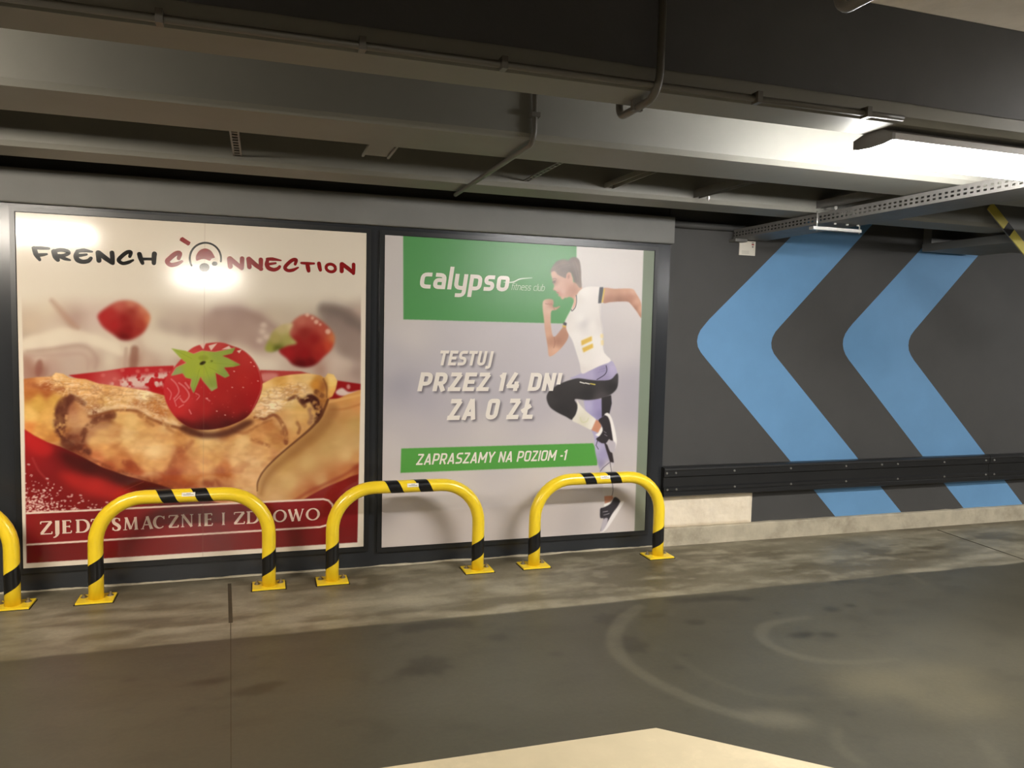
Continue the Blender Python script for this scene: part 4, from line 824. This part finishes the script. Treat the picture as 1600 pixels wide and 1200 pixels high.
# ---------------------------------------------------------------- crepe poster
crepe = poster('food_poster', 'framed poster of a crepe and strawberries with red caption band', 'poster', -1.270, .6255, .141, 2.1225, paint_crepe(), PRINT_GAIN, 'print_gloss')
YL = Y_PRINT - .0006
def px_path(q, ox, oy, s, n=5, sm=True):
    p = [on_wall(ox + x / s, oy + y / s) for x, y in q]
    return smooth(p, n, False) if sm and len(p) > 2 else np.array(p)
PXM = .00345                                          # metres per photo pixel on this poster
def strokes(lst, ox, oy, s):
    b = MB()
    for i, (q, w) in enumerate(lst): ribbon(b, px_path(q, ox, oy, s), (np.array(w) if hasattr(w, '__len__') else w) * 1.68 * PXM / s, YL - .00002 * (i % 7))
    return b
A8 = [([(105,222),(200,224),(300,230)],[22,26,20]), ([(118,228),(140,300),(185,370)],[34,36,22]), ([(150,312),(215,308),(275,300)],[28,26,16]),
      ([(365,268),(385,330),(412,372)],[40,42,30]), ([(362,262),(450,248),(528,262),(545,288),(490,315),(425,322)],[26,30,30,28,26,26]), ([(430,322),(500,356),(565,374)],[32,28,14]),
      ([(655,262),(740,254),(840,270)],[26,32,14]), ([(655,266),(638,322),(660,372),(720,394),(790,384),(824,350)],[26,36,38,34,32,26]), ([(650,318),(700,314),(770,304)],[24,24,18]),
      ([(915,282),(924,380)],[38,36]), ([(922,282),(1000,345),(1088,408)],[36,38,32]), ([(1086,282),(1092,340),(1096,412)],[34,34,30]),
      ([(1308,330),(1320,276),(1268,280),(1188,345),(1172,382),(1220,414),(1290,402),(1350,374)],[24,30,30,30,30,28,28,16]),
      ([(1428,300),(1442,350),(1466,412)],[36,36,28]), ([(1440,362),(1520,360),(1600,362)],[24,22,24]), ([(1615,296),(1610,340),(1608,412)],[38,36,32])]
keep(strokes(A8, 40, 360, 8.).build('lettering', 'ink_black'), crepe)['label'] = 'black brush lettering FRENCH'
B8 = [([(418,372),(432,305),(380,308),(300,372),(268,414),(310,456),(390,446),(460,410)],[30,38,38,38,38,36,34,22]),
      ([(1085,375),(1094,480)],[42,40]), ([(1090,372),(1170,440),(1245,500)],[40,40,34]), ([(1250,372),(1248,440),(1246,502)],[38,36,32]),
      ([(1335,380),(1345,485)],[40,38]), ([(1340,378),(1430,458),(1500,510)],[40,40,34]), ([(1495,388),(1495,450),(1493,512)],[38,36,32])]
C8 = [([(300,362),(370,362),(472,378)],[26,30,12]), ([(306,368),(294,428),(320,474),(380,494),(430,480),(456,454)],[26,34,36,32,28,24]), ([(305,426),(350,420),(405,412)],[24,22,18]),
      ([(648,425),(660,372),(610,376),(540,436),(522,476),(560,504),(620,498),(686,466)],[24,30,30,30,30,28,28,14]),
      ([(725,410),(800,415),(884,416)],[20,26,18]), ([(800,420),(808,470),(816,508)],[32,36,30]), ([(945,416),(952,460),(962,498)],[34,34,28]),
      ([(1228,424),(1228,512)],[36,36]), ([(1234,422),(1310,480),(1375,535)],[34,36,30]), ([(1376,428),(1376,480),(1374,540)],[32,32,28])]
keep(strokes(B8[:1], 230, 360, 8.42).build('lettering', 'ink_red'), crepe)['label'] = 'dark red brush letter C'
b = strokes(B8[1:], 230, 360, 8.42); b2 = strokes(C8, 380, 360, 8.); b.add(b2.v, b2.f)
th = np.linspace(0, 2 * math.pi, 33); ribbon(b, [on_wall(380 + (1092 + 58 * math.cos(a) + 8 * math.sin(a)) / 8, 360 + (472 + 48 * math.sin(a)) / 8) for a in th], 44 / 8 * PXM, YL, 0)
keep(b.build('lettering', 'ink_red'), crepe)['label'] = 'dark red brush lettering NNECTION'
q8 = lambda *p: [on_wall(230 + x / 8.42, 360 + y / 8.42) for x, y in p]
b = MB(); flat(b, q8((470,90),(575,160),(560,195),(540,205),(428,135),(440,105)), YL); keep(b.build('logo_accent', 'ink_red'), crepe); b = MB(); flat(b, [tuple(p) for p in smooth(q8((650,400),(645,340),(690,270),(765,240),(840,270),(885,340),(890,362),(850,375),(825,402),(765,382),(710,384)), 4)], YL)
keep(b.build('logo_hat', 'ink_red'), crepe)
b = MB(); ribbon(b, q8(*[(768 + 205 * math.cos(a), 372 + 205 * math.sin(a)) for a in np.linspace(math.radians(153), math.radians(371), 40)]), 27 / 8.42 * PXM, YL); keep(b.build('logo_ring', 'ink_black'), crepe); b = MB()
flat(b, q8(*[(755 + 68 * math.cos(a), 490 + 58 * math.sin(a)) for a in np.linspace(0, 6.283, 24, endpoint=False)]), YL); keep(b.build('logo_face', 'ink_black'), crepe); b = MB(); flat(b, q8(*[(890 + 38 * math.cos(a), 440 + 30 * math.sin(a)) for a in np.linspace(0, 6.283, 18, endpoint=False)]), YL)
keep(b.build('logo_dot', 'ink_black'), crepe)
# caption in a small serif alphabet: unit cap height, strokes (points, width)
TK, TN = .19, .078
def serif(ch):
    S = []
    def ln(a, b_, w): S.append(([a, b_], w))
    def foot(x, z, r=.13): S.append(([(x - r, z), (x + r, z)], .05))
    if ch == 'I': ln((.5, 0), (.5, 1), TK * 2.6); S.append(([(.05, .025), (.95, .025)], .05)); S.append(([(.05, .975), (.95, .975)], .05))
    if ch == 'Z': ln((.93, .95), (.10, .05), TK * 1.1); ln((.05, .965), (.97, .965), TN); ln((.03, .035), (1., .035), TN); ln((.06, .96), (.05, .80), TN); ln((.99, .04), (1., .2), TN)
    if ch == 'E': ln((.25, 0), (.25, 1), TK * 1.25); ln((.03, .972), (.9, .972), TN); ln((.03, .028), (.95, .028), TN); ln((.25, .52), (.78, .52), TN); ln((.9, .96), (.9, .82), TN); ln((.95, .04), (.98, .2), TN); ln((.78, .6), (.78, .44), TN)
    if ch == 'D': ln((.18, 0), (.18, 1), TK); ln((.02, .972), (.5, .972), TN); ln((.02, .028), (.5, .028), TN); S.append(([(.48 + .44 * math.sin(a), .5 + .47 * math.cos(a)) for a in np.linspace(0, math.pi, 18)], [TN, TK * .9, TK * 1.1, TK * .9, TN]))
    if ch == 'J': ln((.62, 1), (.62, 0), TK * 1.5); S.append(([(.62, .05), (.56, -.10), (.36, -.22), (.05, -.27)], [TK * 1.5, TK, TN * 1.4, TN])); ln((.32, .972), (.92, .972), TN)
    if ch == 'S': S.append(([(.86, .80), (.76, .93), (.5, .97), (.24, .90), (.16, .74), (.30, .58), (.62, .44), (.84, .28), (.78, .10), (.5, .02), (.22, .06), (.10, .22)], [TN, TN, TN, TK, TK * 1.2, TK * 1.3, TK * 1.3, TK * 1.2, TK, TN, TN, TN])); ln((.86, .95), (.86, .74), TN); ln((.1, .05), (.1, .26), TN)
    if ch == 'M': ln((.14, 0), (.20, 1), TN * 1.1); ln((.20, .98), (.50, .06), TK); ln((.50, .06), (.80, .98), TN); ln((.80, .98), (.87, 0), TK); foot(.14, .028); foot(.86, .028); S.append(([(.10, .972), (.24, .972)], .05)); S.append(([(.76, .972), (.90, .972)], .05))
    if ch == 'A': ln((.12, 0), (.50, 1), TN); ln((.50, 1), (.86, 0), TK * 1.1); ln((.25, .34), (.70, .34), TN); foot(.12, .028); foot(.87, .028)
    if ch == 'C': S.append(([(.52 + .46 * math.cos(a), .5 + .47 * math.sin(a)) for a in np.linspace(math.radians(46), math.radians(314), 26)], [TN, TN, TK, TK * 1.25, TK, TN, TN])); ln((.90, .96), (.90, .72), TN)
    if ch == 'N': ln((.14, 0), (.14, 1), TN); ln((.14, 1), (.84, .02), TK); ln((.84, 0), (.84, 1), TN); foot(.14, .028); foot(.84, .972); ln((.02, .972), (.2, .972), TN)
    if ch == 'R': ln((.20, 0), (.20, 1), TK); ln((.02, .972), (.5, .972), TN); ln((.22, .50), (.48, .50), TN); S.append(([(.46 + .28 * math.sin(a), .735 + .235 * math.cos(a)) for a in np.linspace(0, math.pi, 14)], [TN, TK, TN])); ln((.44, .5), (.88, .02), TK); foot(.20, .028, .18); foot(.92, .028, .09)
    if ch == 'O': S.append(([(.5 + .45 * math.cos(a), .5 + .47 * math.sin(a)) for a in np.linspace(0, 2 * math.pi, 41)], [TK * 1.1, TN, TK * 1.1, TN, TK * 1.1]))
    if ch == 'W': ln((.06, 1), (.30, 0), TK); ln((.30, 0), (.50, .98), TN); ln((.46, 1), (.70, 0), TK); ln((.70, 0), (.92, 1), TN); foot(.06, .972, .07); foot(.92, .972, .07); foot(.46, .972, .06)
    return S
WD = [MB() for _ in range(4)]; zb_ = on_wall(64, 834.3)[1]; zb2 = on_wall(498, 811.3)[1]; zt_ = on_wall(64, 813.8)[1]; cap_h = zt_ - zb_
for ch, a, e in (('Z',64,82.5),('J',84,95),('E',98,113),('D',119,141),('Z',143,158),('S',176,189.5),('M',193,217),('A',221,240),('C',241,258.5),('Z',264,279),('N',283,303),('I',309.5,315),('E',319,332.5),('I',346.5,352),('Z',365.5,382),('D',385,405),('R',408,426),('O',427.5,447),('W',450,475),('O',478.5,498.5)):
    ym = 830 - (a - 64) * .053; xa_, xe_ = on_wall(a, ym)[0], on_wall(e, ym)[0]; zb0 = zb_ + (zb2 - zb_) * (a - 64) / 434; b = WD[(a > 170) + (a > 340) + (a > 360)]
    for i, (p, w) in enumerate(serif(ch)):
        P_ = [(xa_ + (xe_ - xa_) * u, zb0 + cap_h * v) for u, v in p]
        if len(P_) > 4 and ch in 'S': P_ = smooth(P_, 3, False)
        w_ = np.array(w) * cap_h if hasattr(w, '__len__') else w * cap_h
        if ch == 'I' and i == 0: w_ = .15 * cap_h
        ribbon(b, P_, w_, YL - .00002 * i, 0)
for b, w_ in zip(WD, ('ZJEDZ', 'SMACZNIE', 'I', 'ZDROWO')): keep(b.build('lettering', 'ink_cream'), crepe)['label'] = 'cream serif printed word ' + w_

# ---------------------------------------------------------------- fitness poster
def tfit(txt, p_base_l, x_right, p_cap, shear, t, gap=.10):
    (xa_, z0), (_, zc) = on_wall(*p_base_l), on_wall(*p_cap); xb_ = on_wall(x_right, p_base_l[1])[0]
    return text_mesh(txt, xa_, xb_, z0, zc, shear, t, Y_PRINT - .0007, gap)
T_head = [('TESTUJ', tfit('TESTUJ', (683, 570.5), 771, (690, 547.5), .20, .20)), ('PRZEZ 14 DNI', tfit('PRZEZ 14 DN|', (651, 611), 877, (660, 581.5), .20, .21)), ('ZA 0 ZŁ', tfit('ZA 0 ZŁ', (697, 656), 836, (706, 623), .20, .21))]
T_inv = tfit('ZAPRASZAMY NA POZIOM -1', (649, 726), 885.5, (656, 708.5), .20, .155)
T_logo = tfit('calypso', (654, 450.5), 797, (664, 415), .14, .17, .09)
T_sub = tfit('fitness club', (797, 453), 851, (799, 442), .2, .09)
CR = paint_runner()
# printed soft drop shadow of the headline
sh = np.zeros_like(CR.X)
for wm in [w_ for _, ws_ in T_head for w_ in ws_]:
    V = np.array(wm.v); px, py = project(V[:, 0], V[:, 1] * 0., V[:, 2])
    for f in wm.f:
        q = [(px[i] + 2.6, py[i] + 3.) for i in f]
        sh = np.maximum(sh, CR.poly(q, 0.))
leg = (CR.c.sum(2) < 210) & (CR.X > 850)
CR.put(CR.blur(np.clip(sh, 0, 1), 1.5) * (1 - CR.blur(leg.astype(np.float32), .6)), (92, 86, 92), .72)
fit = poster('fitness_poster', 'framed poster of a running woman in white shirt with green blocks', 'poster', .741, 2.628, .126, 2.1175, CR, PRINT_GAIN, 'print_satin')
hide = []
for txt, ws_, ink in [(a_, b_, 'ink_white') for a_, b_ in T_head] + [('ZAPRASZAMY NA POZIOM -1', T_inv, 'ink_white'), ('calypso', T_logo, 'ink_white'), ('fitness club', T_sub, 'ink_pale')]:
    for word, wm in zip(txt.split(' '), ws_): keep(wm.build('lettering', ink), fit)['label'] = '%s printed word %s' % ('white' if ink == 'ink_white' else 'thin pale', word)

# ---------------------------------------------------------------- hoop barriers
HR, HY, HZ, HSP, HB = .039, -.236, .566, .911, .25
def hoop_axis(n=10):
    h = HSP / 2
    p = [(-h, 0, .008), (-h, 0, .14)] + [(-h, 0, HZ - HB)]
    p += [(-h + HB - HB * math.cos(a), 0, HZ - HB + HB * math.sin(a)) for a in np.linspace(0, math.pi / 2, n + 1)[1:]]
    p += [(h - HB + HB * math.sin(a), 0, HZ - HB + HB * math.cos(a)) for a in np.linspace(0, math.pi / 2, n + 1)]
    return p + [(h, 0, .14), (h, 0, .008)]
def tape(axis_o, axis_d, s0, w, slope, r, wrap=math.pi, vert=True, n=28):
    """slanted tape wound once round a straight tube; s measured along the tube"""
    b = MB(); vs = []
    for i in range(n + 1):
        a = -wrap + 2 * wrap * i / n
        for s_ in (s0 + slope * a, s0 + w + slope * a):
            if vert: vs.append((axis_o[0] + r * math.sin(a), axis_o[1] - r * math.cos(a), s_))
            else: vs.append((axis_o[0] + s_, axis_o[1] - r * math.cos(a), axis_o[2] + r * math.sin(a)))
    b.add(vs, [(2 * i, 2 * i + 1, 2 * i + 3, 2 * i + 2) for i in range(n)]); return b
def make_hoop():
    t = thing('hoop_barrier', 'x', 'barrier', (0, 0, 0), 'yellow and black hoop barriers along the wall'); h = HSP / 2
    MB().tube(hoop_axis(), HR, 24).build('tube', 'yellow', t, smooth=True)
    tape((-h, 0), None, .112, .112, .024, HR + .0006).build('tape_band', 'black_tape', t, smooth=True)
    tape((h, 0), None, .095, .108, .024, HR + .0006).build('tape_band', 'black_tape', t, smooth=True)
    for s_ in (-.105, .078): tape((0, 0, HZ), None, s_ - .04 + .02, .080, -.018, HR + .0006, vert=False).build('tape_band', 'black_tape', t, smooth=True)
    st = MB(); vs = []
    for i in range(7):
        a = math.radians(2 + 34 * i / 6)
        for s_ in (-.012, .058): vs.append((s_, -(HR + .0009) * math.cos(a), HZ + (HR + .0009) * math.sin(a)))
    st = st.add(vs, [(2 * i, 2 * i + 1, 2 * i + 3, 2 * i + 2) for i in range(6)]).build('sticker', 'sticker', t)
    for zz, a_, e_ in ((14, -.004, .050), (24, .012, .036)):
        ib = MB(); vs = []
        for a in (math.radians(zz), math.radians(zz + 4)):
            for s_ in (a_, e_): vs.append((s_, -(HR + .0012) * math.cos(a), HZ + (HR + .0012) * math.sin(a)))
        ib.add(vs, [(0, 1, 3, 2)]).build('sticker_print', 'sticker_ink', st)
    for s_ in (-1, 1):
        x = s_ * h
        pl = MB().prism([(-.068, 0), (.080, 0), (.080, .009), (.077, .011), (-.065, .011), (-.068, .009)], x - .092, x + .092).build('base_plate', 'yellow', t)
        for bx in (-.066, .066):
            hx = [(x + bx + .011 * math.cos(k * math.pi / 3), .028 + .011 * math.sin(k * math.pi / 3)) for k in range(6)]
            ws = [(x + bx + .017 * math.cos(k * math.pi / 8), .028 + .017 * math.sin(k * math.pi / 8)) for k in range(16)]
            MB().slab_xy(ws, .011, .0135).slab_xy(hx, .0135, .022).slab_xy([(x + bx + .006 * math.cos(k * math.pi / 4), .028 + .006 * math.sin(k * math.pi / 4)) for k in range(8)], .022, .034).build('anchor_bolt', 'bolt', pl)
        MB().slab_xy([(x - .099, -.074), (x + .098, -.074), (x + .098, .083), (x - .099, .083)], .0002, .0022).build('rubber_pad', 'edge', t)
    return t
def copy_tree(o, parent=None):
    c = o.copy(); COL.objects.link(c); c.parent = parent
    for ch in list(o.children): copy_tree(ch, c)
    return c
hp = make_hoop()
for i, (xc, lb) in enumerate(((-.409, 'yellow hoop barrier standing in front of the food poster caption'), (-1.722, 'yellow hoop barrier cut off by the left edge, left of the food poster'),
                              (.867, 'yellow hoop barrier standing between the two posters'), (2.162, "yellow hoop barrier before the fitness poster at the running woman's foot"))):
    o = hp if i == 0 else copy_tree(hp)
    o.location = (xc, HY, 0); o['label'] = lb

# ---------------------------------------------------------------- ceiling lights
def luminaire(label, x0, y, z, length, colour, power=1., wide=.19, depth=.03, near=False):
    """batten light: grey housing, bulging lit diffuser, end caps; z is the top, hung straight under what carries it"""
    t = thing('ceiling_light', label, 'ceiling light', (x0 + length / 2, y, z), 'linear ceiling lights of the garage')
    w = wide / 2
    if near:                                          # housing wraps the near side, the lit diffuser shows below and on the far side
        top = [(-w * .5, 0), (-w, -.022), (-w, -.046), (-w * .86, -.046), (w * .86, -.014), (w, -.014), (w * .5, 0)]
        cv = [(-w * .86, -.044), (w * .86, -.014), (w * .98, -.016), (w, -.072), (w * .75, -.098), (w * .1, -.108), (-w * .55, -.092)][::-1]
    else:
        top = [(-w * .55, 0), (-w, -.028), (-w, -.040), (w, -.040), (w, -.028), (w * .55, 0)]
        cv = [(w * .97 * math.cos(a), -.040 - depth * math.sin(a)) for a in np.linspace(0, math.pi, 15)][::-1]
    keep(MB().prism([(y + a, z + b) for a, b in top], x0, x0 + length).build('housing', 'lamp_body'), t)
    o = MB().prism([(y + a, z + b) for a, b in cv], x0, x0 + length).build('diffuser', 'lamp_body', smooth=False)
    m = bpy.data.materials.get('lit_diffuser_%s_%s' % (colour, power)) or None
    if m is None:
        m = bpy.data.materials.new('lit_diffuser_%s_%s' % (colour, power)); m.use_nodes = True; nt = m.node_tree; bs = nt.nodes['Principled BSDF']
        bs.inputs['Base Color'].default_value = (.9, .9, .88, 1); bs.inputs['Emission Color'].default_value = colour + (1,); bs.inputs['Emission Strength'].default_value = L_EMIT * power
    o.data.materials[0] = m; keep(o, t)
    for a, e in ((x0 - .008, x0 + .006), (x0 + length - .006, x0 + length + .008)):
        ec = [(-w * .5, .001), (-w * 1.02, -.022), (-w * 1.02, -.047), (-w * .6, -.054), (w * .1, -.056), (w * .82, -.050), (w * 1.02, -.042), (w * 1.02, -.013), (w * .5, .001)] if near else [(-w * .55, 0), (-w * 1.02, -.028), (-w * 1.02, -.044), (w * 1.02, -.044), (w * 1.02, -.028), (w * .55, 0)]
        keep(MB().prism([(y + p, z + q - .001) for p, q in ec], a, e).build('end_cap', 'lamp_end'), t)
    return t
luminaire('lit linear ceiling light hanging below the dark beam at right', 2.168, -2.535, Z_SOF, 1.35, LAMP_WHITE, 1., near=True)
luminaire('linear ceiling light under the same beam beyond the left edge', -2.70, -2.50, Z_SOF, 1.35, LAMP_WARM, 1.12, near=True)
luminaire('linear ceiling light under the dark beam beyond the right edge', 7.04, -2.535, Z_SOF, 1.35, LAMP_WHITE, 1., near=True)
luminaire('linear ceiling light far right under a beam behind the camera', 5.0, -4.46, Z_SOF, 1.35, LAMP_WHITE, 1.)
luminaire('linear ceiling light on the slab beyond the right edge', 3.40, -3.05, Z_SLAB, 1.35, LAMP_WHITE, .45)
luminaire('linear ceiling light behind the camera, mirrored in the food poster logo', -1.24, -8.06, Z_SOF, .88, LAMP_WARM, 2.5, .24, .06)

# ---------------------------------------------------------------- conduits on the beams
def conduit(name, label, path, r=.0115, clips=(), clip_axis='x'):
    t = thing(name, label, 'conduit', path[0])
    keep(MB().tube(path, r, 12).build('pipe', 'conduit', smooth=True), t)
    for (x, y, z) in clips:
        e = .009; q = {'x': (e, .018, .018), 'z': (.018, .018, e), 'y': (.018, e, .018)}[clip_axis]
        keep(MB().box(x - q[0], x + q[0], y - q[1], y + q[1], z - q[2], z + q[2]).build('clip', 'conduit'), t)
    return t
yc, zc = -2.686, 2.321
conduit('cable_conduit', 'long thin grey conduit along the lower edge of the nearest beam', [(-6., yc, zc), (2.06, yc, zc), (2.15, yc, zc)], .0105, [(x, yc - .0065, zc) for x in (-1.0, -.245, .266, .674, 1.544, 1.985)])
def bend(p, d0, d1, r, n=7):
    """quarter bend ending pieces: centre path from p - d0*r to p + d1*r"""
    p, d0, d1 = Vector(p), Vector(d0), Vector(d1); return [tuple(p - d0 * r + d0 * r * math.sin(a) + d1 * r * (1 - math.cos(a))) for a in np.linspace(0, math.pi / 2, n)]
x2 = 1.176
conduit('cable_conduit', 'dark conduit dropping down the nearest beam and hooking beneath it', [(x2, -2.712, Z_SLAB)] + bend((x2, -2.712, 2.284), (0, 0, -1), (0, 1, 0), .076) + bend((x2, -2.428, 2.284), (0, 1, 0), (0, 0, 1), .040) + [(x2, -2.428, 2.37)], .0125, [(x2, -2.56, 2.292)], 'y')
x4 = 1.268
conduit('cable_conduit', 'conduit end curling under the concrete beam at the top edge', [(x4, -3.60, 2.296), (x4, -3.46, 2.296)] + bend((x4, -3.385, 2.296), (0, 1, 0), (0, 0, 1), .04) + [(x4, -3.385, 2.40)], .0125)
x3 = 1.037
conduit('cable_conduit', 'pale conduit bending under the middle beam towards the wall', [(x3, -1.944, Z_SLAB)] + bend((x3, -1.944, 2.292), (0, 0, -1), (0, 1, 0), .055) + [(x3, -.636, 2.292)], .0115, [(x3, -1.944, 2.40)], 'z')

# ---------------------------------------------------------------- hangers and struts between the beams
def strut(label, x, y0, y1, z0, h, w, m='galv', slots=False):
    t = thing('strut_channel', label, 'bracket', (x, y0, z0))
    b = MB()
    if slots:
        n = max(2, int((y1 - y0) / .05)); d = (y1 - y0) / n
        b.box(x - w, x - w * .6, y0, y1, z0, z0 + h).box(x + w * .6, x + w, y0, y1, z0, z0 + h)
        for k in range(n + 1): b.box(x - w * .6, x + w * .6, y0 + k * d - .008, y0 + k * d + .008, z0, z0 + h)
    else: b.box(x - w, x + w, y0, y1, z0 + h * .9, z0 + h).box(x - w, x - w * .85, y0, y1, z0, z0 + h * .9).box(x + w * .85, x + w, y0, y1, z0, z0 + h * .9).box(x - w, x + w, y0, y0 + .004, z0, z0 + h)
    keep(b.build('channel', m), t); return t
def nut(t, x, y, z, r=.009):
    keep(MB().slab_xy([(x + r * math.cos(k * math.pi / 3), y + r * math.sin(k * math.pi / 3)) for k in range(6)], z - .014, z).tube([(x, y, z - .022), (x, y, z + .05)], .004, 8).build('nut', 'steel_bright'), t)
t = strut('dark steel strut with a bright bolt beside the lintel end', 2.41, -1.548, -.904, 2.332, .045, .02); nut(t, 2.44, -.985, 2.332)
t = strut('steel strut with a bright bolt above the cable tray', 3.27, -1.548, -.904, 2.332, .045, .02); nut(t, 3.30, -1.02, 2.332)
strut('plain pale strut bridging the two beams near the conduit', 1.85, -1.548, -.904, 2.345, .027, .027, 'beam')
strut('slotted strut bridging the beams right of the conduit', 1.36, -1.548, -.904, 2.345, .006, .015, 'galv', True)
strut('short slotted strap between the beams above the food poster', -.105, -1.548, -.904, 2.345, .006, .02, 'galv', True)
strut('flat pale bracket between the beams above the poster gap', .50, -1.548, -1.29, 2.315, .011, .062, 'beam')
o = MB().tube([(1.5, -1.235, 2.455), (2.95, -1.235, 2.455)], .05, 16).build('service_pipe', 'galv', smooth=True); tag(o, 'grey service pipe in the dark gap between the beams', 'pipe')
for xx in (1.7, 2.7): MB().box(xx - .01, xx + .01, -1.25, -1.22, 2.50, Z_SLAB).build('pipe_hanger', 'galv', o)

# ---------------------------------------------------------------- perforated cable tray
TX0, TX1, TY0, TY1, TZ0, TZ1 = 3.262, 3.535, -2.75, -.02, 2.240, 2.302
tray = thing('cable_tray', 'perforated steel cable tray running to the wall at right', 'cable tray', ((TX0 + TX1) / 2, TY1, TZ0))
def slotted_side(x, th):
    b = MB(); rows = [(.000, .014), (.024, .034), (.044, .062)]
    for a, e in rows: b.box(x, x + th, TY0, TY1, TZ0 + a, TZ0 + e)
    y = TY0; p = .0365
    while y < TY1 - .01:
        b.box(x, x + th, y, min(y + .017, TY1), TZ0 + .014, TZ0 + .024).box(x, x + th, y, min(y + .017, TY1), TZ0 + .034, TZ0 + .044); y += p
    return b
keep(slotted_side(TX0, .0016).build('slotted_side', 'galv'), tray); keep(slotted_side(TX1 - .0016, .0016).build('slotted_side', 'galv'), tray)
keep(MB().box(TX0, TX1, TY0, TY1, TZ0 - .0016, TZ0).build('tray_bottom', 'galv'), tray)
for xx in (TX0, TX1 - .012): keep(MB().box(xx, xx + .012, TY0, TY1, TZ1, TZ1 + .0016).build('lip', 'galv'), tray)
keep(MB().box(TX0 - .01, TX0 + .09, -.06, Y_CHEV, TZ0 - .022, TZ0 - .0016).build('wall_bracket', 'galv'), tray)
for i, xx in enumerate((3.33, 3.40, 3.47)): keep(MB().tube([(xx, TY0, TZ0 + .014), (xx + .01, -1.4, TZ0 + .013), (xx, TY1, TZ0 + .014)], .011, 8).build('cable', 'rail', smooth=True), tray)
keep(MB().box(3.185, 3.545, -.970, -.930, 2.196, 2.214).build('hanger_bar', 'steel_bright'), tray)
for xx in (3.225, 3.549 - .004): keep(MB().tube([(xx, -.95, 2.19), (xx, -.95, 2.31)], .0045, 8).build('threaded_rod', 'steel_bright', smooth=True), tray)
for xx in (3.33, 3.42, 3.50): keep(MB().slab_xy([(xx + .008 * math.cos(k * math.pi / 3), -.985 + .008 * math.sin(k * math.pi / 3)) for k in range(6)], TZ0 - .010, TZ0 - .0016).build('nut', 'steel_bright'), tray)

# low duct with hazard stripes at the far right
t = thing('air_duct', 'low grey duct running out from the chevron wall at right', 'duct', (5.2, Y_CHEV, 2.235))
keep(MB().box(4.96, 5.55, -1.6, -.06, 2.232, 2.29, ch=.004).build('duct_body', 'lintel'), t)
hz = thing('hazard_beam', 'slanting grey steel beam edged with yellow and black stripes', 'beam', (5.0, -.95, 2.3))
def slant(u0, u1, v0, v1, y0, y1):                    # u along the slope, v across
    o_, d, n_ = np.array(on_wall(1552, 336, -.95)), None, None
    d = np.array(on_wall(1606, 404, -.95)) - o_; L = np.linalg.norm(d); d /= L; n_ = -np.array([d[1], -d[0]])
    return MB().slab_xz([tuple(o_ + d * a * L + n_ * b_) for a, b_ in ((u0, v0), (u1, v0), (u1, v1), (u0, v1))], y0, y1)
keep(slant(-.12, 3., -.002, .22, -.946, -.936).build('beam_body', 'lintel'), hz)
for k in range(5): keep(slant(-.15 + .62 * k, .30 + .62 * k, -.004, .055, -.952, -.9458).build('yellow_stripe', 'hz_yellow'), hz)
for k in range(5): keep(slant(.30 + .62 * k, .47 + .62 * k, -.004, .055, -.952, -.9458).build('black_stripe', 'hz_black'), hz)
